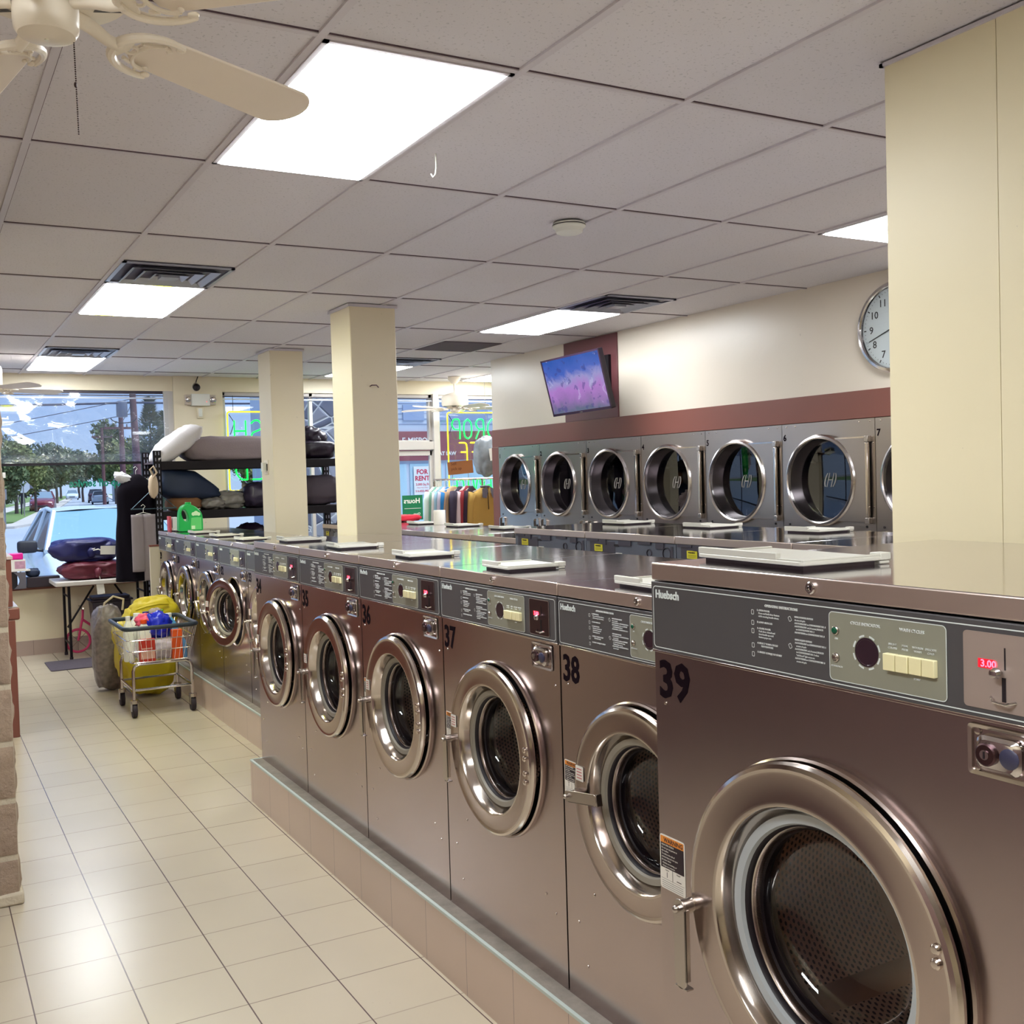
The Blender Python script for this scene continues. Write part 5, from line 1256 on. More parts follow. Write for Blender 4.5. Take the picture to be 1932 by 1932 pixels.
# the big green jug: silhouette with a handle opening, built as a thick rounded outline
def green_jug():
    o_out = [(-.100, 0), (.098, 0), (.102, .012), (.102, .115), (.092, .160), (.060, .200), (.020, .228), (-.020, .238), (-.055, .232), (-.085, .205), (-.098, .165), (-.102, .10), (-.104, .012)]
    hole = [(-.028+.026*cos(a)-.012*sin(a), .138+.052*sin(a)+.0) for a in [2*pi*k/16 for k in range(16)]]
    hole = [(x-.022, z) for x, z in hole]
    bm = bmesh.new()
    def loop(pts): vs = [bm.verts.new((x, 0, z)) for x, z in pts]; return [bm.edges.new((vs[i], vs[(i+1) % len(vs)])) for i in range(len(vs))]
    P_ = []; n = len(o_out)
    for i in range(n):      # smooth the outline
        a, b = V(o_out[i]), V(o_out[(i+1) % n]); P_ += [a, a.lerp(b, .5)]
    P_ = [(P_[i-1]+P_[i]*2+P_[(i+1) % len(P_)])/4 for i in range(len(P_))]
    e = loop([(p.x, p.y) for p in P_])+loop(hole)
    bmesh.ops.triangle_fill(bm, edges=e, use_beauty=True)
    ext = bmesh.ops.extrude_face_region(bm, geom=bm.faces[:]); vs = [v for v in ext['geom'] if isinstance(v, bmesh.types.BMVert)]
    bmesh.ops.translate(bm, verts=vs, vec=(0, .095, 0)); bmesh.ops.recalc_face_normals(bm, faces=bm.faces)
    me = bpy.data.meshes.new('detergent_jug'); bm.to_mesh(me); bm.free(); me.materials.append(M_green)
    ob = bpy.data.objects.new('detergent_jug', me); COL.objects.link(ob)
    b = ob.modifiers.new('bevel', 'BEVEL'); b.width = .016; b.segments = 4; b.limit_method = 'ANGLE'; b.angle_limit = radians(60)
    me.polygons.foreach_set('use_smooth', [True]*len(me.polygons)); me.set_sharp_from_angle(angle=radians(50))
    return ob
o = green_jug(); o.location = (2.088, 9.16, 1.283); tag(o, 'bright green detergent jug with a handle standing on washer 29', 'detergent bottle')
g = G(); g.prism([(-.01, .015), (.085, .015), (.085, .118), (.05, .122), (.0, .118)], frame((0, -.0015, 0), (1, 0, 0), (0, 0, 1)), .002, 0)
g.build('label', mat('lime label', (96,206,110), .4), o); g = G()
for x, z, r in ((.02, .150, .016), (.042, .156, .020), (.064, .148, .015)): g.lathe([(r, 0), (0, .0015)], (x, -.0004, z), (0,-1,0), 16)
g.box((.0, -.0042, .02), (.03, -.0034, .05)); g.build('label_print', mat('pale print', (206,236,190), .5), o)
g = G(); g.cyl((-.012, .05, .228), (-.012, .05, .252), .026, n=24); g.build('cap', M_green, o, bevel=.003)
for k, (x, w, h, c) in enumerate(((1.99, .045, .12, (214,206,210)), (2.045, .035, .10, (200,190,206)), (1.96, .02, .13, (190,70,84)))):
    g = G(); g.box((0, 0, 0), (w, .09, h)); o = g.build('small_box', mat('small box %d' % k, c, .6), loc=(x, 9.44, 1.283), bevel=.003)
    tag(o, ['white soap box behind the green jug', 'lilac soap box next to the green jug', 'narrow red edged box at the corner of washer 29'][k], 'box')
g = G(); g.lathe([(.018, .0), (.046, 0), (.048, .004), (.048, .112), (.046, .116), (.018, .116), (.018, 0)], (0,0,0), (0,0,1), 32, close=False); o = g.build('paper_roll', M_white, loc=(3.70, 7.6, 1.306)); tag(o, 'white paper towel roll on the far lower washers in front of the clothes rail', 'paper roll')
g = G(); g.blob((0,0,0), (.26, .2, .06), 3, .2, 3, 3, 30, ridge=.1); o = g.build('folded_cloth', mat('bright red cloth', (226,40,66), .7), loc=(3.81, 8.5, 1.336), sharp=180); tag(o, 'bright red folded cloth on the far lower washers beside the bigger pillar', 'cloth')

# ---------------------------------------------------------------- wire laundry cart
t = thing('laundry_cart', 'chrome wire laundry cart with a dark bumper rim, full of bottles', 'cart', (1.555, 8.17, 0))
x0, x1, y0, y1, zr, zb = -.270, .245, -.34, .33, .66, .40; ins = .055
g = G(); P_ = rrect(x1-x0, y1-y0, .05, 5); g.tube([((x0+x1)/2+x, (y0+y1)/2+y, zr) for x, y in P_], .016, 10, 0, True); g.build('bumper_rim', mat('dark teal bumper', (34,44,56), .45), t)
g = G()
for f in (.0, .30, .62, .94):
    k = ins*f; z = zr-(zr-zb)*f-.01; P2 = rrect(x1-x0-2*k, y1-y0-2*k, .04, 4); g.tube([((x0+x1)/2+x, (y0+y1)/2+y, z) for x, y in P2], .004, 6, 0, True)
for i in range(13):
    u = (i+.5)/13
    for s in (0, 1):
        xa = x0+(x1-x0)*u; xb = x0+ins+(x1-x0-2*ins)*u; ya, yb = (y0, y0+ins) if s == 0 else (y1, y1-ins)
        g.tube([(xa, ya, zr-.01), (xb, yb, zb)], .0018, 5)
        ya = y0+(y1-y0)*u; yb = y0+ins+(y1-y0-2*ins)*u; xa, xb = (x0, x0+ins) if s == 0 else (x1, x1-ins)
        g.tube([(xa, ya, zr-.01), (xb, yb, zb)], .0018, 5)
    xb = x0+ins+(x1-x0-2*ins)*u; g.tube([(xb, y0+ins, zb), (xb, y1-ins, zb)], .0018, 5); yb = y0+ins+(y1-y0-2*ins)*u; g.tube([(x0+ins, yb, zb), (x1-ins, yb, zb)], .0018, 5)
g.build('wire_basket', M_chrome, t)
xl, xr, ya, yb = x0+.065, x1-.03, y0+.10, y1-.06
for y in (ya, yb): g = G(); g.tube([(xl, y, .11), (xl, y, .34), (xl+.012, y, .372), (xl+.045, y, .388), (xr-.045, y, .388), (xr-.012, y, .372), (xr, y, .34), (xr, y, .11)], .0125, 10); g.build('leg_frame', M_chrome, t)
g = G()
for y in (ya, yb): g.tube([(xl, y, .20), (xr, y, .20)], .010)
for x in (xl, xr): g.tube([(x, ya, .20), (x, yb, .20)], .010)
g.build('lower_rail', M_chrome, t)
for x in (xl, xr):
    for y in (ya, yb):
        g = G(); g.cyl((x, y, .105), (x, y, .130), .028, n=18, m=0); g.box((x-.022, y-.02, .05), (x-.018, y+.03, .108), 0); g.box((x+.018, y-.02, .05), (x+.022, y+.03, .108), 0)
        c = g.build('caster', M_chrome2, t); g = G(); g.lathe([(.036, -.016), (.049, -.016), (.053, -.008), (.053, .008), (.049, .016), (.036, .016)], (x, y+.008, .053), (1,0,0), 24); g.lathe([(.036, -.015), (.0, -.015)], (x, y+.008, .053), (1,0,0), 16, 1, close=False)
        g.build('wheel', [M_rubber, M_chrome2], c)
CX, CY = 1.545, 8.17
W_ = M_whiteplastic; P_ = lambda n, c, r=.35: mat(n, c, r)
items = [('slim white squeeze bottle at the left of the cart', (-.20, -.14), .255, .075, .07, W_, W_), ('white bleach bottle with a purple cap in the cart', (-.055, -.05), .265, .14, .10, W_, P_('purple cap', (40,30,120))),
         ('white bottle behind the purple capped one in the cart', (-.10, .07), .25, .13, .1, W_, W_), ('orange capped white bottle at the front of the cart', (-.10, -.20), .235, .10, .07, W_, P_('orange cap', (220,74,24))),
         ('light blue bottle with a white cap at the right of the cart', (.10, -.10), .25, .13, .09, P_('light blue plastic', (90,160,206)), W_), ('green capped bottle at the back right of the cart', (.07, .06), .26, .10, .08, P_('pale aqua plastic', (150,200,196)), P_('lime cap', (90,210,60))),
         ('blue bottle in the right front corner of the cart', (.165, -.215), .165, .07, .05, P_('sky plastic', (100,150,200)), W_)]
for lb, (dx, dy), h, w, d, m, cm in items: jug('bottle', (CX+dx, CY+dy, .402), h*(1.3 if dx < .15 else 1), w, d, m, lb, cm, .024 if w > .08 else .017, group if 0 else 0, rz=.1)
g = G(); g.box((0, 0, 0), (.11, .035, .165), 0); g.box((.004, -.001, .02), (.106, 0, .075), 1); g.box((.01, -.0012, .09), (.09, 0, .10), 1); o = g.build('detergent_box', [P_('red carton', (196,52,36), .5), P_('pale carton print', (222,170,150), .5)], loc=(CX-.145, CY-.262, .404), rot=(0, 0, .08)); tag(o, 'red carton with pale print at the left front of the cart', 'box')
g = G(); g.box((0, 0, 0), (.075, .05, .215)); o = g.build('detergent_box', P_('orange carton', (222,84,20), .45), loc=(CX+.085, CY-.262, .404), bevel=.004); tag(o, 'tall orange carton in the right half of the cart', 'box')
g = G(); g.blob((0,0,0), (.20, .17, .20), 41, .3, 2.6, 2.2, 36, ridge=.3); o = g.build('blue_bag', P_('royal blue film', (28,44,190), .28), loc=(CX+.005, CY-.155, .650), sharp=180); tag(o, 'royal blue plastic bag spilling over the cart rim', 'plastic bag')
g = G(); g.blob((0,0,0), (.15, .12, .11), 43, .3, 2.6, 2.2, 30, ridge=.3); o = g.build('pink_bag', P_('pink film', (230,90,120), .3), loc=(CX-.075, CY-.115, .69), sharp=180); tag(o, 'pink plastic wrapper between the bottles in the cart', 'plastic bag')
g = G(); g.blob((0,0,0), (.36, .16, .16), 44, .3, 3, 2.4, 40, ridge=.3); o = g.build('clear_bag', mat('cloudy plastic', (188,178,186), .25, nz=.25, nscale=14, bump=.5, bscale=20), loc=(CX-.0, CY-.17, .485), sharp=180); tag(o, 'cloudy plastic bag along the front of the cart basket', 'plastic bag')
g = G(); g.blob((0,0,0), (.10, .10, .08), 45, .3, 3, 2.2, 24, ridge=.2); o = g.build('crumpled_cloth', mat('oatmeal cloth', (160,146,140), .9), loc=(CX+.03, CY+.04, .72), sharp=180); tag(o, 'small oatmeal cloth poking out of the cart', 'cloth')
g = G(); g.sphere((0,0,0), .026, 16, 0, (1,1,.8)); o = g.build('red_cap', P_('red cap', (206,24,44)), loc=(CX+.055, CY-.10, .70)); tag(o, 'round red cap beside the blue bag in the cart', 'cap')
M_yb = mat('yellow nylon', (206,184,32), .6, nz=.12, nscale=3, bump=.35, bscale=9)
g = G(); g.blob((0, 0, .37), (.46, .42, .74), 51, .12, 1.8, 2.9, 56, ridge=.14); g.blob((.07, .0, .66), (.40, .32, .26), 53, .16, 2.4, 2.5, 44, ridge=.16); g.blob((-.13, -.02, .50), (.26, .3, .24), 54, .15, 2, 2.4, 36, ridge=.1)
zmin = min(v.z for v in g.v); g.v = [V((v.x, v.y, v.z-zmin)) for v in g.v]; o = g.build('laundry_bag', M_yb, loc=(1.60, 8.78, 0), sharp=180); tag(o, 'bulging yellow laundry bag standing behind the wire cart', 'laundry bag')
g = G(); g.tube([(-.10, -.19, .71), (-.02, -.21, .735), (.08, -.19, .745), (.16, -.15, .735)], .009, 8); g.build('drawstring', M_yb, o)
g = G(); g.blob((0, 0, .35), (.26, .26, .70), 61, .10, 2.2, 3.4, 44, ridge=.10); zmin = min(v.z for v in g.v); g.v = [V((v.x, v.y, v.z-zmin)) for v in g.v]
o = g.build('laundry_bag', mat('camouflage sack', (122,112,110), .4, nz=.85, nscale=26, bump=.4, bscale=25), loc=(1.37, 9.16, 0), sharp=180); tag(o, 'grey mottled sack to the left of the yellow bag', 'laundry bag')
g = G(); g.tube([(-.04, -.02, .62), (-.02, -.03, .73), (.05, -.03, .78), (.13, -.03, .75), (.12, -.02, .66)], .010, 8); g.build('drawcord', mat('pale cord', (190,176,150), .8), o)

# ---------------------------------------------------------------- neon signs (they read from the street, so mirrored in here)
def neon_mat(n, c, s):
    return mat(n, c, .4, emit=c, estr=s)
M_ng = neon_mat('neon green', (0,255,72), 1.3); M_ny = neon_mat('neon yellow', (255,232,20), 1.1)
STR = {'W': [[(0,1),(.25,0),(.5,.8),(.75,0),(1,1)]], 'A': [[(0,0),(.5,1),(1,0)],[(.2,.35),(.8,.35)]], 'H': [[(0,0),(0,1)],[(0,.5),(1,.5)],[(1,0),(1,1)]], 'L': [[(0,1),(0,0),(1,0)]], 'D': [[(0,0),(0,1),(.5,1),(.9,.75),(1,.5),(.9,.25),(.5,0),(0,0)]],
       'S': [[(1,.85),(.7,1),(.3,1),(0,.8),(.1,.58),(.9,.42),(1,.2),(.7,0),(.3,0),(0,.15)]], 'O': [[(.5,1),(.1,.85),(0,.5),(.1,.15),(.5,0),(.9,.15),(1,.5),(.9,.85),(.5,1)]], 'R': [[(0,0),(0,1),(.7,1),(1,.78),(.7,.5),(0,.5)],[(.5,.5),(1,0)]], 'P': [[(0,0),(0,1),(.7,1),(1,.75),(.7,.48),(0,.48)]],
       'F': [[(0,0),(0,1),(1,1)],[(0,.5),(.8,.5)]], 'E': [[(1,1),(0,1),(0,0),(1,0)],[(0,.5),(.8,.5)]], 'V': [[(0,1),(.5,0),(1,1)]], 'I': [[(.5,0),(.5,1)]], 'C': [[(1,.8),(.6,1),(.15,.85),(0,.5),(.15,.15),(.6,0),(1,.2)]]}
def rounded(pts):
    if len(pts) < 3: return pts
    o = [V(pts[0])]
    for i in range(1, len(pts)-1):
        a, b, c = V(pts[i-1]), V(pts[i]), V(pts[i+1]); f = .28
        p, q = b.lerp(a, f), b.lerp(c, f); o += [p, (p+q+b*2)/4, q]
    return o+[V(pts[-1])]
def neon(c, label, rows, w, h):
    """c = centre top on the glass plane; rows: (word, z offset of baseline, height, letter pitch, material)"""
    t = thing('neon_sign', label, 'neon sign', c)
    g = G(); g.box((-w/2-.01, .028, -h-.01), (w/2+.01, .032, .01)); g.build('clear_backing', glass_mat('acrylic', (.93,.95,.96), .5), t)
    g = G(); b = rrect(w, h, .03, 4); g.tube([(x, 0, y-h/2) for x, y in b], .008, 8, 0, True); g.build('border_tube', M_ny, t)
    for word, z, lh, pitch, m in rows:
        x = pitch*(len(word)-1)/2
        for ch in word:      # first letter at the right: seen from behind
            g = G(); lw = pitch*.68
            for st in STR[ch]:
                P_ = [(x-(q[0]-.5)*lw, 0, z+q[1]*lh) for q in rounded(st)]; g.tube(P_, .0085, 8)
            g.build('letter_'+ch.lower(), m, t); x -= pitch
    g = G()
    for s in (-1, 1): g.tube([(s*w*.42, 0, 0), (s*w*.42, .0, ZH-c[2]-.05)], .003, 6); g.tube([(s*(w/2-.02), .006, -.03), (s*(w/2-.08), .012, -.12), (s*(w/2-.03), .01, -.25)], .004, 6)
    g.build('wiring', M_black, t); return t
NY = YF-.10
neon((3.47, NY, 2.475), 'neon sign with green WASH FOLD letters in a yellow frame, left of the smaller pillar', [('WASH', -.33, .235, .185, M_ng), ('FOLD', -.75, .21, .185, M_ng)], .83, .87)
neon((6.11, NY, 2.475), 'neon sign with green DROP and yellow OFF letters behind the garment rail', [('DROP', -.325, .245, .167, M_ng), ('OFF', -.60, .23, .155, M_ny), ('SERVICE', -.99, .18, .095, M_ng)], .72, 1.20)
# green vinyl on the glass
g = G(); M = frame((2.045, YF+.066, 1.70), (-1, 0, 0), (0, 0, 1)); g.text('Drop off service', .112, M, extrude=.0005, bold=.003, sx=.83); o = g.build('window_lettering', mat('green vinyl', (14,140,112), .5)); tag(o, 'green mirrored Drop off service lettering on the big window', 'lettering')
t = thing('hours_sign', 'green opening hours sign stuck on the door glass, seen from behind', 'sign', (5.31, YF+.035, 1.33))
g = G(); g.box((-.135, -.003, -.15), (.135, 0, .15)); g.build('board', mat('sign green', (12,112,72), .5), t)
g = G(); g.text('Hours', .085, frame((.10, -.004, .055), (-1, 0, 0), (0, 0, 1)), extrude=.0004, bold=.002); g.text('Open', .04, frame((.10, -.004, -.09), (-1, 0, 0), (0, 0, 1)), extrude=.0004, bold=.001); g.box((-.11, -.0045, -.012), (.11, -.003, -.007)); g.build('lettering', M_white, t)
g = G(); g.box((0, 0, 0), (.028, .002, .055)); o = g.build('window_sticker', M_white, loc=(.80, YF+.05, 1.81)); tag(o, 'small white sticker on the big window', 'sticker')

# clear plastic sheet over the top of the big window
def film_mat():
    m = bpy.data.materials.new('wrinkled clear film'); m.use_nodes = True; t = NT(m)
    tr = t.node('ShaderNodeBsdfTransparent'); tr.inputs[0].default_value = (.96,.97,.98,1); gl = t.node('ShaderNodeBsdfGlossy'); gl.inputs['Roughness'].default_value = .10; tl = t.node('ShaderNodeBsdfTranslucent'); tl.inputs[0].default_value = (.7,.72,.74,1)
    b = t.node('ShaderNodeBump'); b.inputs['Strength'].default_value = .3; b.inputs['Distance'].default_value = .02
    t.l.new(t.noise(4.5, 3, t.mapping((1.2, 1, 2.2)), dist=1.6), b.inputs['Height']); t.l.new(b.outputs[0], gl.inputs['Normal']); pass
    a = t.node('ShaderNodeMixShader'); a.inputs[0].default_value = .07; t.l.new(tr.outputs[0], a.inputs[1]); t.l.new(tl.outputs[0], a.inputs[2])
    c = t.node('ShaderNodeMixShader'); t.set(c.inputs[0], t.math('MULTIPLY', t.fresnel(.07, b.outputs[0]), 1.2, True)); t.l.new(a.outputs[0], c.inputs[1]); t.l.new(gl.outputs[0], c.inputs[2]); t.l.new(c.outputs[0], t.o.inputs[0]); return m
M_film = film_mat()
t = thing('plastic_sheet', 'wrinkled clear plastic sheet hanging over the upper half of the big window', 'plastic sheet', (.2, YF-.12, 2.3))
g = G(); nx, nz_ = 120, 34; vs = []
for j in range(nz_+1):
    for i in range(nx+1):
        x = -2.2+4.42*i/nx; z = -.36+.72*j/nz_; a = (1-abs(2*j/nz_-1)**4)
        left = max(0, 1-(x+.2-.55)**2/.5) if x < 1.2 else 0
        d = .020*noise.noise(V((x*3.2, z*3+x, 1)))+.012*noise.noise(V((x*9+z*6, z*7, 4)))+.05*left*noise.noise(V((x*5+z*8, z*4-x*3, 7)))
        vs.append((x, d*a*1.6, z))
g.add(vs, [(j*(nx+1)+i, j*(nx+1)+i+1, (j+1)*(nx+1)+i+1, (j+1)*(nx+1)+i) for j in range(nz_) for i in range(nx)]); g.build('film', M_film, t, sharp=180, weld=False)
g = G(); g.add([(-2.2, -.004, -.36), (2.22, -.004, -.36), (2.22, -.006, -.27), (-2.2, -.006, -.27)], [(0,1,2,3)]); g.build('folded_hem', M_film, t, weld=False)
g = G(); g.box((-2.25, -.012, -.378), (2.24, .010, -.352)); g.build('bottom_bar', M_blackmetal, t)

# ---------------------------------------------------------------- outside
GZ = -.15
def exmat(n, c, nz=.1, ns=2, rough=.8): return mat(n, c, rough, nz=nz, nscale=ns)
g = G(); g.box((-150, YF+.12, GZ-.2), (180, 400, GZ)); o = struct('ground', g, exmat('asphalt', (150,158,172), .06, .4))
def strip(name, P_, z, m, label, cat):
    g = G(); n = len(P_); g.add([(x, y, GZ) for x, y in P_]+[(x, y, z) for x, y in P_], [tuple(range(n, 2*n))]+[(i, (i+1) % n, n+(i+1) % n, n+i) for i in range(n)]); o = g.build(name, m, smooth=False); o['kind'] = 'structure'; return o
dr = V((sin(radians(7.8)), cos(radians(7.8)))); nr = V((dr.y, -dr.x))
LC = V((5.7, 60.)); RC = V((14.5, 80.))
M_conc = exmat('concrete pavement', (178,172,168), .08, .8); M_grass = exmat('grass', (96,120,62), .3, 3)
A = LC; B = LC+dr*220
strip('sidewalk', [A, B, B-nr*1.2, A-nr*1.2, A-nr*1.2+V((-2, -4)), (-60, 52), (-60, 50.6), A+V((-1.5, -5))], GZ+.12, M_conc, '', '')
A2 = LC-nr*1.2+dr*1.5; strip('grass_verge', [A2, A2+dr*220, A2-nr*2.2+dr*220, A2-nr*2.2], GZ+.13, M_grass, '', '')
A3 = A2-nr*2.2; strip('sidewalk', [A3, A3+dr*220, A3-nr*1.8+dr*220, A3-nr*1.8, (-60, 58), (-60, 55)], GZ+.125, M_conc, '', '')
A4 = A3-nr*1.8; strip('lawn', [A4, A4+dr*220, (-90, 300), (-90, 60)], GZ+.11, M_grass, '', '')
A5 = RC; strip('sidewalk', [A5, A5+dr*220, A5+nr*1.5+dr*220, A5+nr*1.5], GZ+.12, M_conc, '', '')
A6 = A5+nr*1.5; strip('lawn', [A6, A6+dr*220, (150, 300), (150, 80)], GZ+.11, M_grass, '', '')

# near cars and distant cars
def make_car(name, body, label, loc, rz, L=4.7, W=1.82, hgt=1.46, front_glass=(120,158,184), suv=False, plate=False, detail=True):
    root = thing(name, label, 'car', loc, rz)
    mb = mat('car paint %d %d %d' % body, body, .25, coat=.5); mg = mat('car glass %d %d %d' % front_glass, front_glass, .08, .0, coat=.6); mk = mat('car trim', (36,34,44), .5)
    # front is -y; side profile stations: y, z_bottom, z_belt, half width
    st = [(-L/2, .34, .62, .70), (-L/2+.10, .24, .74, .82), (-L/2+.45, .20, .84, .88), (-L/2+1.15, .20, .97, .91), (0, .20, 1.0, .91), (L/2-1.0, .20, 1.02, .91), (L/2-.25, .26, 1.0, .87), (L/2, .36, .88, .78)]
    g = G(); vs = []; ring = 14
    for y, zb, zt, hw in st:
        hw *= W/1.82; zt *= hgt/1.46
        prof = [(-hw*.90, zb), (-hw, zb+.12), (-hw*1.0, (zb+zt)/2), (-hw*.985, zt-.10), (-hw*.90, zt-.015), (-hw*.55, zt+.025), (-hw*.2, zt+.045)]
        vs += [(x, y, z) for x, z in prof]+[(-x, y, z) for x, z in reversed(prof)]
    k = len(st); g.add(vs, [(j*ring+i, j*ring+(i+1) % ring, (j+1)*ring+(i+1) % ring, (j+1)*ring+i) for j in range(k-1) for i in range(ring)]+[tuple(range(ring)), tuple(reversed([(k-1)*ring+i for i in range(ring)]))])
    g.build('body', mb, root, sharp=60)
    zb = .98*hgt/1.46; zr = hgt; a, b = W/2*.90, W/2*.70
    f0, f1, r1, r0 = -L/2+1.20, -L/2+2.0, L/2-(.75 if suv else 1.35), L/2-(.25 if suv else .55)
    def roofring(y, w, z): return [(-w, y, z), (w, y, z)]
    g = G(); T0 = [(-b, f1, zr-.03), (-b*.5, f1-.04, zr-.005), (b*.5, f1-.04, zr-.005), (b, f1, zr-.03)]; T1 = [(-b, r1, zr-.03), (-b*.5, r1+.03, zr), (b*.5, r1+.03, zr), (b, r1, zr-.03)]; Tm = [(x, (f1+r1)/2, z+.035) for x, _, z in T0]
    g.add(T0+Tm+T1, [(0,1,5,4),(1,2,6,5),(2,3,7,6),(4,5,9,8),(5,6,10,9),(6,7,11,10)])
    for s in (-1, 1):      # pillars
        for (y0, y1) in ((f0, f1), (r0, r1)): g.tube([(s*a, y0, zb), (s*b, y1, zr-.03)], .035, 6)
        g.tube([(s*a*.99, (f0+r0)/2+.1, zb), (s*b, (f1+r1)/2+.1, zr-.01)], .035, 6); g.tube([(s*b, f1, zr-.03), (s*b, (f1+r1)/2, zr+.005), (s*b, r1, zr-.03)], .03, 6)
    g.build('roof', mb, root, sharp=60)
    g = G(); g.add([(-a+.03, f0, zb), (a-.03, f0, zb), (b-.02, f1, zr-.035), (-b+.02, f1, zr-.035), (0, f0-.07, zb+.01), (0, f1-.05, zr-.012)], [(0,4,5,3),(4,1,2,5)]); g.build('windscreen', mg, root)
    g = G(); g.add([(-a+.03, r0, zb), (a-.03, r0, zb), (b-.02, r1, zr-.035), (-b+.02, r1, zr-.035)], [(0,1,2,3)]); g.build('rear_window', mat('dark car glass', (40,46,60), .1), root)
    for s in (-1, 1):
        g = G(); g.add([(s*a, f0+.06, zb), (s*a, r0-.05, zb), (s*b, r1-.03, zr-.05), (s*b, f1+.04, zr-.05)], [(0,1,2,3)]); g.build('side_window', mat('dark car glass', (40,46,60), .1), root)
        if detail: g = G(); g.blob((s*(W/2+.10), f0+.28, zb+.06), (.24, .12, .16), 1, 0, 1, 5, 20); g.tube([(s*(a), f0+.30, zb), (s*(W/2+.05), f0+.28, zb+.02)], .02, 6); g.build('side_mirror', mk, root)
        for y in (-L/2+.92, L/2-.95): g = G(); g.lathe([(0, 0), (.2, 0), (.21, .01), (.32, .01), (.335, .04), (.335, .18), (.3, .2)], (s*(W/2+.01), y, .335), (-s,0,0), 24); g.build('wheel', mat('tyre', (34,30,38), .8), root)
        g = G(); g.blob((s*W*.34, -L/2+.12, .66), (.36, .20, .12), 1, 0, 1, 3, 16); g.build('headlight', mat('lamp glass', (214,220,226), .15), root)
        g = G(); g.blob((s*W*.38, L/2-.08, .85), (.26, .14, .14), 1, 0, 1, 3, 16); g.build('tail_light', mat('tail red', (150,20,30), .3), root)
    g = G(); g.box((-.45, -L/2-.01, .42), (.45, -L/2+.06, .58)); g.build('grille', mk, root, bevel=.02)
    g = G(); g.box((-.26, L/2-.02, .56), (.26, L/2+.015, .68)); g.build('number_plate', mat('plate white', (214,214,206), .5), root)
    if detail: g = G(); g.tube([(-.6, f0-.02, zb+.015), (-.02, f0-.09, zb+.03)], .009, 6); g.tube([(.05, f0-.09, zb+.03), (.62, f0-.03, zb+.015)], .009, 6); g.build('wiper', mk, root); g = G(); g.obox(T(0, f1-.10, zr-.10), (.2, .05, .06)); g.build('inner_mirror', mk, root)
    return root
make_car('parked_car', (214,226,236), 'white car parked nose to the shop right outside the window', (2.30, 15.5, GZ), 0, 4.8, 1.9, 1.56)
make_car('parked_suv', (104,36,52), 'dark red car parked at the left kerb of the far street', (9.3, 93, GZ), radians(-8), 4.6, 1.9, 1.68, (110,130,150), True, detail=False)
make_car('parked_car', (226,230,236), 'small silver white car at the right kerb of the far street', (18.6, 126, GZ), radians(172), 4.5, 1.8, 1.45, (70,90,120), detail=False)
make_car('parked_suv', (66,44,56), 'dark hatchback parked beyond the silver car', (20.2, 140, GZ), radians(172), 4.5, 1.9, 1.7, (60,60,80), True, detail=False)
make_car('distant_car', (190,200,214), 'distant pale car in the middle of the far street', (23.0, 185, GZ), radians(-8), 4.5, 1.9, 1.6, (90,110,130), detail=False)

# trees
def leaf_cloud(n, R, hz, seed, s=.16, squash=1.):
    random.seed(seed); g = G(); cl = []
    for _ in range(14):
        a = random.uniform(0, 2*pi); r = R*random.uniform(.0, .75); cl.append(V((r*cos(a), r*sin(a), hz*random.uniform(.12, .88))))
    for _ in range(n):
        c = random.choice(cl); d = V((random.gauss(0, 1), random.gauss(0, 1), random.gauss(0, .8))); rr = R*.42*min(1.5, d.length)**.4; p = c+d.normalized()*rr*random.uniform(.5, 1)
        if p.z < 0: p.z *= .2
        u = V((random.gauss(0,1), random.gauss(0,1), random.gauss(0,1))).normalized(); w = u.orthogonal().normalized(); k = s*random.uniform(.6, 1.5); w2 = u.cross(w)
        g.add([p-w*k, p-w2*k*.6, p+w*k, p+w2*k*.6], [(0,1,2,3)])
    return g
def tree_mat(n, a, b):
    m = bpy.data.materials.new(n); m.use_nodes = True; t = NT(m); t.col(t.mix(t.noise(1.1, 3), lin(a), lin(b))); t.b.inputs['Roughness'].default_value = .8; return m
TM = [tree_mat('foliage deep', (52,70,48), (92,108,62)), tree_mat('foliage olive', (84,96,58), (132,136,74)), tree_mat('foliage grey', (70,84,72), (110,120,92))]
M_bark = exmat('bark', (84,70,66), .25, 4)
protos = []
for k in range(3):
    root = bpy.data.objects.new('street_tree', None); COL.objects.link(root)
    c = leaf_cloud(4200, 2.3, 4.2, 20+k); c.build('crown', TM[k], root, loc=(0, 0, 1.9), smooth=False, weld=False)
    g = G(); g.tube([(0,0,0), (.05, 0, 1.2), (-.05, .05, 2.6), (.1, 0, 4.4)], [.17, .14, .11, .04], 8)
    for a in range(5): g.tube([(0, 0, 1.8+.3*a), (.7*cos(a*2.3), .7*sin(a*2.3), 2.9+.35*a), (1.4*cos(a*2.3), 1.4*sin(a*2.3), 3.7+.3*a)], [.07, .05, .02], 6)
    g.build('trunk', M_bark, root); protos.append(root)
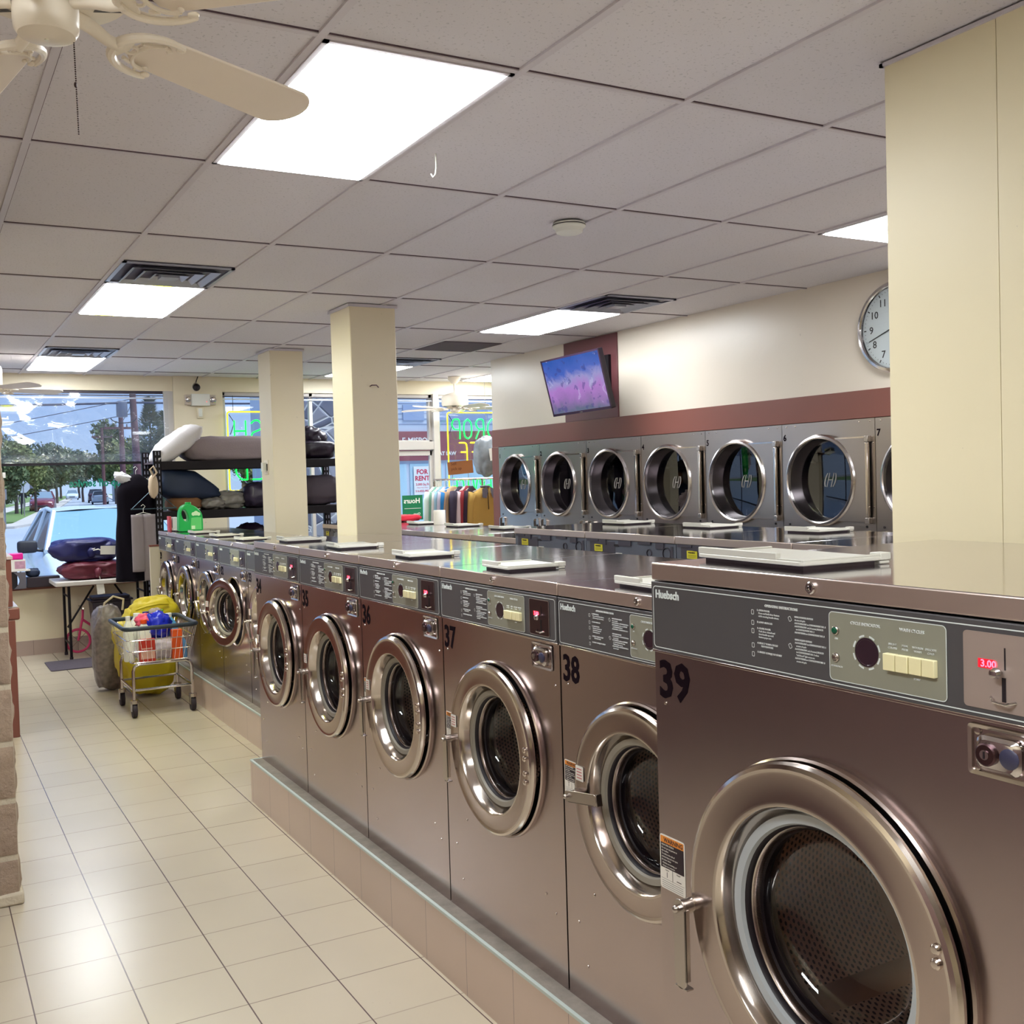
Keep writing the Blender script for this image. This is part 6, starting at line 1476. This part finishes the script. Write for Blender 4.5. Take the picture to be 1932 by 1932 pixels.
tl = [(4.0, 62, .62, 0, 'tree at the far left of the street view'), (6.6, 84, .86, 1, 'olive tree left of the stop sign'), (8.3, 88, .72, 0, 'dark tree behind the dark red car'), (12.4, 118, 1.05, 2, 'tree on the left pavement halfway down the street'), (15.4, 138, 1.15, 0, 'tree at the left kerb farther down the street'),
      (20.0, 150, 1.1, 2, 'hazy tree at the end of the street'), (19.8, 122, 1.42, 0, 'tall dark tree at the right of the street'), (20.0, 112, 1.1, 1, 'tree with a pale top right of the tall dark one'), (17.6, 90, .80, 0, 'bushy tree on the right pavement'), (15.2, 78, .68, 2, 'low tree behind the utility pole'),
      (14.2, 68, .62, 1, 'low olive tree near the coat'), (1.2, 70, .9, 2, 'tree left of the window view'), (26, 160, 1.3, 1, 'far tree closing the street on the right'), (23, 200, 1.3, 0, 'far dark tree closing the street'), (28, 215, 1.5, 2, 'farthest tree at the end of the road'), (3, 105, 1.1, 1, 'tree above the far houses on the left'), (14, 175, 1.5, 0, 'far tree behind the left pavement trees'), (8, 130, 1.25, 2, 'tree rising behind the stop sign'), (25, 128, 1.1, 0, 'tree behind the right lawn'), (22.5, 100, .9, 2, 'bush like tree on the right lawn'), (24, 84, .85, 1, 'tree behind the rack posts'), (36, 100, 1.3, 0, 'tree seen through the second window'), (42, 110, 1.2, 2, 'hazy tree seen through the second window')]
used = set()
for x, y, s, k, lb in tl:
    r = copy_tree(protos[k]) if k in used else protos[k]; used.add(k)
    r.location = (x, y, GZ); r.scale = (s, s, s); r.rotation_euler = (0, 0, x*1.7); tag(r, lb, 'tree', 'street trees')
random.seed(3)
for k, (x, y, h, lb) in enumerate(((9.7, 50, 5.9, 'tall narrow evergreen at the right edge of the big window'), (11.0, 53, 5.5, 'second narrow evergreen partly behind the pier'))):
    root = thing('evergreen_tree', lb, 'tree', (x, y, GZ), group='narrow evergreens'); g = G()
    for _ in range(4200):
        z = random.uniform(.02, 1); rr = (.95*(1-z)**.5*.9+.12)*random.uniform(.55, 1.05)*(1+.25*sin(z*19+k)); a = random.uniform(0, 2*pi); p = V((rr*cos(a), rr*sin(a), z*h)); u = V((cos(a), sin(a), .6)).normalized(); w = V((-sin(a), cos(a), 0)); q = .10
        g.add([p-w*q*.5, p+u*q*1.6, p+w*q*.5, p-u*q*.5], [(0,1,2,3)])
    g.build('foliage', TM[2], root, smooth=False, weld=False); g = G(); g.cyl((0,0,0), (0,0,h*.8), .12, .03, 8); g.build('trunk', M_bark, root)

# poles, wires, signs
M_pole = exmat('utility pole wood', (96,62,66), .15, 4)
def upole(x, y, h, label, lean=0, trans=False):
    t = thing('utility_pole', label, 'utility pole', (x, y, GZ)); g = G(); g.tube([(0,0,0), (lean*.5, 0, h*.5), (lean, 0, h)], [.17, .15, .12], 12); g.build('pole', M_pole, t)
    g = G(); g.box((lean-.9, -.05, h-.9), (lean+.9, .05, h-.78)); g.build('crossarm', M_pole, t)
    for q in (-.8, -.3, .3, .8): g = G(); g.lathe([(.03, 0), (.05, .04), (.03, .10), (.05, .14), (0, .17)], (lean+q, 0, h-.78), (0,0,1), 10); g.build('insulator', mat('insulator', (110,100,110), .3), t)
    if trans: g = G(); g.lathe([(.20, 0), (.22, .03), (.22, .60), (.16, .66), (0, .68)], (lean-.42, 0, h-1.9), (0,0,1), 20); g.build('transformer', mat('transformer grey', (112,116,130), .4), t); g = G(); g.tube([(lean-.4+.5*cos(a), -.2, h-1.95+.2*sin(a)) for a in [pi+pi*k/10 for k in range(11)]], .02, 6); g.build('cable_loop', M_black, t)
    return t
upole(8.2, 45, 6.6, 'near wooden utility pole with a transformer at the right of the big window', -.15, True)
upole(10.1, 60, 5.9, 'second utility pole farther down, left of the nearest one'); upole(15.3, 101, 7.3, 'third distant utility pole above the trees')
for k, (p0, p1, sag, r, lb) in enumerate((((-20, 40, 5.0), (8.05, 45, 5.15), .35, .045, 'thick lower overhead cable'), ((8.05, 45, 5.15), (30, 47, 5.9), .2, .045, 'cable running right from the transformer pole'), ((-20, 38, 5.75), (8.05, 45, 5.75), .3, .022, 'thin upper overhead wire'), ((-20, 38, 6.1), (8.05, 45, 6.0), .3, .03, 'top overhead wire across the big window'), ((8.05, 45, 6.0), (30, 44, 6.5), .2, .02, 'thin wire on the right of the near pole'),
        ((-14, 70, 2.6), (8.05, 45, 5.3), .3, .015, 'slanting thin wire down to the left'), ((-10, 64, 2.6), (8.05, 45, 4.7), .3, .015, 'second slanting thin wire to the left'), ((8.05, 45, 5.2), (10.1, 60, 5.2), .1, .015, 'short wire between the two near poles'), ((10.1, 60, 5.0), (15.3, 101, 6.4), .3, .015, 'wire running away between the far poles'))):
    a, b = V(p0), V(p1); g = G(); g.tube([a.lerp(b, i/24)-V((0, 0, sag*4*(i/24)*(1-i/24))) for i in range(25)], r, 6); o = g.build('overhead_wire', mat('cable', (60,64,86), .6)); tag(o, lb, 'wire')
t = thing('stop_sign', 'octagonal street sign seen from its pale back on the left pavement', 'street sign', (6.35, 75, GZ))
g = G(); g.cyl((0,0,0), (0,0,2.2), .035, n=8); g.build('post', M_chrome2, t); g = G(); g.prism([(.42*cos(pi/8+pi*k/4), .42*sin(pi/8+pi*k/4)) for k in range(8)], frame((0, 0, 2.05), (1, 0, 0), (0, 0, 1)), .01); g.build('octagon_panel', mat('sign back', (186,190,200), .5), t)
t = thing('street_pole', 'thin grey pole at the far left of the street view', 'pole', (3.8, 55, GZ)); g = G(); g.cyl((0,0,0), (0,0,2.0), .05, n=8); g.box((-.12, -.01, 1.4), (.12, .01, 1.9)); g.build('post', M_chrome2, t)
def house(loc, w, d, h, wallc, roofc, label, rz=0):
    t = thing('house', label, 'house', loc, rz); mw = exmat('siding %d %d %d' % wallc, wallc, .05, 1); g = G(); g.box((-w/2, -d/2, 0), (w/2, d/2, h)); g.build('walls', mw, t)
    g = G(); g.add([(-w/2-.3, -d/2-.3, h), (w/2+.3, -d/2-.3, h), (w/2+.3, d/2+.3, h), (-w/2-.3, d/2+.3, h), (-w/2-.3, 0, h+w*.22), (w/2+.3, 0, h+w*.22)], [(0,1,5,4),(2,3,4,5),(0,4,3),(1,2,5),(3,2,1,0)]); g.build('roof', exmat('roof %d %d %d' % roofc, roofc, .1, 3), t, smooth=False)
    for q in (-.28, .05, .32):
        g = G(); g.box((w*q-.5, -d/2-.04, 1.0), (w*q+.5, -d/2+.02, 2.2)); g.build('window', mat('house window', (60,70,90), .2), t)
house((-3, 82, GZ), 9, 8, 3.0, (190,190,186), (90,80,84), 'pale house on the left beyond the fence', .1); house((7.5, 150, GZ), 9, 8, 3.2, (206,206,204), (96,90,94), 'white house behind the left pavement trees', -.1); house((29, 145, GZ), 10, 8, 3.4, (196,200,206), (92,86,92), 'white house on the right side of the street', .15)
t = thing('picket_fence', 'pale picket fence along the left pavement', 'fence', (3.2, 66, GZ), -.16)
g = G()
for k in range(26): g.box((-3.4+k*.17, -.015, 0), (-3.4+k*.17+.11, .015, 1.05))
g.build('pickets', exmat('fence white', (196,204,210), .04, 2), t); g = G(); g.box((-3.4, .015, .25), (1.1, .05, .33)); g.box((-3.4, .015, .78), (1.1, .05, .86)); g.build('rail', exmat('fence white', (196,204,210), .04, 2), t)
# person with an umbrella on the far pavement
def person(loc, rz):
    me = bpy.data.meshes.new('person'); J = [((0,0,.95),(.15,.11)), ((0,0,1.2),(.15,.10)), ((0,0,1.42),(.16,.10)), ((0,0,1.52),(.055,.055)), ((0,-.01,1.62),(.09,.10)), ((0,-.01,1.72),(.075,.09)), ((-.09,0,.88),(.10,.10)), ((-.10,-.04,.48),(.065,.065)), ((-.10,.05,.08),(.045,.045)), ((-.10,-.08,.04),(.04,.035)), ((.09,0,.88),(.10,.10)), ((.10,.06,.48),(.065,.065)), ((.10,.18,.08),(.045,.045)), ((.10,.06,.04),(.04,.035)),
        ((-.20,0,1.40),(.06,.06)), ((-.25,0,1.12),(.045,.045)), ((-.24,-.08,.88),(.035,.035)), ((.20,0,1.40),(.06,.06)), ((.25,-.06,1.14),(.045,.045)), ((.20,-.24,1.22),(.035,.035))]
    E_ = [(0,1),(1,2),(2,3),(3,4),(4,5),(0,6),(6,7),(7,8),(8,9),(0,10),(10,11),(11,12),(12,13),(2,14),(14,15),(15,16),(2,17),(17,18),(18,19)]
    me.from_pydata([j[0] for j in J], E_, []); o = bpy.data.objects.new('person', me); COL.objects.link(o); sk = o.modifiers.new('skin', 'SKIN'); me.skin_vertices[0].data[0].use_root = True
    for i, j in enumerate(J): me.skin_vertices[0].data[i].radius = j[1]
    s = o.modifiers.new('sub', 'SUBSURF'); s.levels = 1; s.render_levels = 1; me.materials.append(mat('dark clothes', (48,44,60), .8)); o.location = loc; o.rotation_euler = (0, 0, rz)
    g = G(); g.sphere((0, .005, 1.70), .10, 14, 0, (1, 1.05, .75)); g.build('hair', M_black, o)
    return tag(o, 'person in dark clothes walking with an umbrella on the far left pavement', 'person')
person((6.7, 80, GZ+.12), .2)
t = thing('umbrella', 'open dark umbrella held over the distant walker', 'umbrella', (6.85, 79.75, GZ+.12)); g = G(); g.lathe([(.0, 2.18), (.25, 2.12), (.45, 2.0), (.56, 1.82)], (0,0,0), (0,0,1), 16, close=False); g.build('canopy', mat('dark canopy', (54,56,74), .8), t); g = G(); g.cyl((0,0,1.15), (0,0,2.2), .012, n=6); g.build('shaft', M_black, t)

# shop building across the road, seen through the door
t = thing('shop_building', 'pale sided building with a dark red sign band across the road', 'building', (15, 25, GZ))
g = G(); g.box((-5.5, 0, 0), (16, 8, 6.5)); g.build('walls', exmat('pale siding', (190,198,208), .03, 1), t)
g = G()
for k in range(24): g.box((-5.5, -.012, 3.25+k*.135), (16, 0, 3.25+k*.135+.012))
g.build('siding_lines', exmat('siding line', (140,150,178), .02, 1), t)
g = G(); g.box((-5.52, -.06, 2.30), (16, 0, 3.06)); sb = g.build('sign_band', exmat('dark red band', (142,74,80), .05, 1), t)
g = G(); g.text('E-MISPOL', .20, frame((-3.87, -.065, 2.76), (1, 0, 0), (0, 0, 1)), bold=.003, extrude=.002); g.text('ATTORNEYS AT LAW', .135, frame((-3.62, -.065, 2.43), (1, 0, 0), (0, 0, 1)), bold=.004, extrude=.002); g.build('lettering', M_white, sb)
for x0, x1, z0, z1 in ((-3.8, -3.2, 3.35, 3.75), (-2.95, -1.3, 3.35, 3.75), (.6, 2.4, 3.4, 4.6), (3.6, 5.4, 3.4, 4.6), (7, 8.8, 3.4, 4.6)): g = G(); g.box((x0, -.03, z0), (x1, .02, z1)); g.build('upper_window', mat('bldg window', (150,164,190), .3), t)
for x0, x1 in ((-4.9, -3.75), (-3.65, -2.7), (-2.6, -1.2), (-.9, 1.0), (1.2, 3.1), (3.4, 5.3)): g = G(); g.box((x0, -.02, .4), (x1, .02, 2.22)); g.build('shop_window', mat('shop window', (178,206,214), .25), t)
t = thing('for_rent_poster', 'white FOR RENT poster with red letters in the window across the road', 'poster', (11.68, 24.96, 1.63)); g = G(); g.box((-.24, -.01, -.37), (.24, 0, .37)); g.build('paper', M_white, t)
g = G(); F = lambda z: frame((0, -.012, z), (1, 0, 0), (0, 0, 1)); g.text('FOR', .17, F(.17), align='CENTER', bold=.006); g.text('RENT', .17, F(.0), align='CENTER', bold=.006); g.text('3,000 Sq Ft', .085, F(-.13), align='CENTER', bold=.002); g.text('- New Very Clean -', .045, F(-.20), align='CENTER'); g.text('516-825-3825', .072, F(-.30), align='CENTER', bold=.002); g.build('lettering', mat('poster red', (206,60,80), .6), t)
# stone clad wall next to the entrance, outside
def flag_mat():
    m = bpy.data.materials.new('flagstone'); m.use_nodes = True; t = NT(m); v = t.node('ShaderNodeTexVoronoi', feature='DISTANCE_TO_EDGE'); v.inputs['Scale'].default_value = 4.2; t.l.new(t.mapping((1, 1, 1.5)), v.inputs['Vector'])
    c = t.node('ShaderNodeTexVoronoi'); c.inputs['Scale'].default_value = 4.2; t.l.new(t.mapping((1, 1, 1.5)), c.inputs['Vector']); s = t.node('ShaderNodeSeparateColor'); t.l.new(c.outputs['Color'], s.inputs[0])
    a = t.mix(s.outputs[0], lin((78,84,112)), lin((142,144,164))); t.col(t.mix(t.math('LESS_THAN', v.outputs[0], .035), a, lin((190,192,204)))); t.b.inputs['Roughness'].default_value = .8; t.bump(t.math('MINIMUM', v.outputs[0], .12), .6, .1); return m
g = G(); g.box((4.28, 12.5, GZ), (5.02, 12.95, 3.2)); o = g.build('stone_clad_wall', flag_mat()); tag(o, 'blue grey flagstone wall just outside, seen between the two pillars', 'wall')

# ---------------------------------------------------------------- light and colour
w = bpy.data.worlds.new('sky'); S.world = w; w.use_nodes = True; nt = w.node_tree; bg = nt.nodes['Background']
tc = nt.nodes.new('ShaderNodeTexCoord'); sx = nt.nodes.new('ShaderNodeSeparateXYZ'); nt.links.new(tc.outputs['Generated'], sx.inputs[0])
rp = nt.nodes.new('ShaderNodeValToRGB'); nt.links.new(sx.outputs[2], rp.inputs[0]); e = rp.color_ramp.elements
e[0].position = .0; e[0].color = lin((160,182,214))+(1,); e[1].position = .22; e[1].color = lin((96,136,208))+(1,); e.new(1).color = lin((150,168,196))+(1,)
nt.links.new(rp.outputs[0], bg.inputs[0]); bg.inputs[1].default_value = 1.0
ld = bpy.data.lights.new('sun', 'SUN'); ld.energy = 4.0; ld.angle = radians(40); ld.color = (.86, .94, 1.0); lo = bpy.data.objects.new('sun', ld); COL.objects.link(lo); lo.rotation_euler = (radians(14), radians(24), 0)
vs_ = S.view_settings; vs_.view_transform = 'Standard'; vs_.look = 'None'; vs_.gamma = 1; vs_.use_curve_mapping = False; vs_.exposure = .68
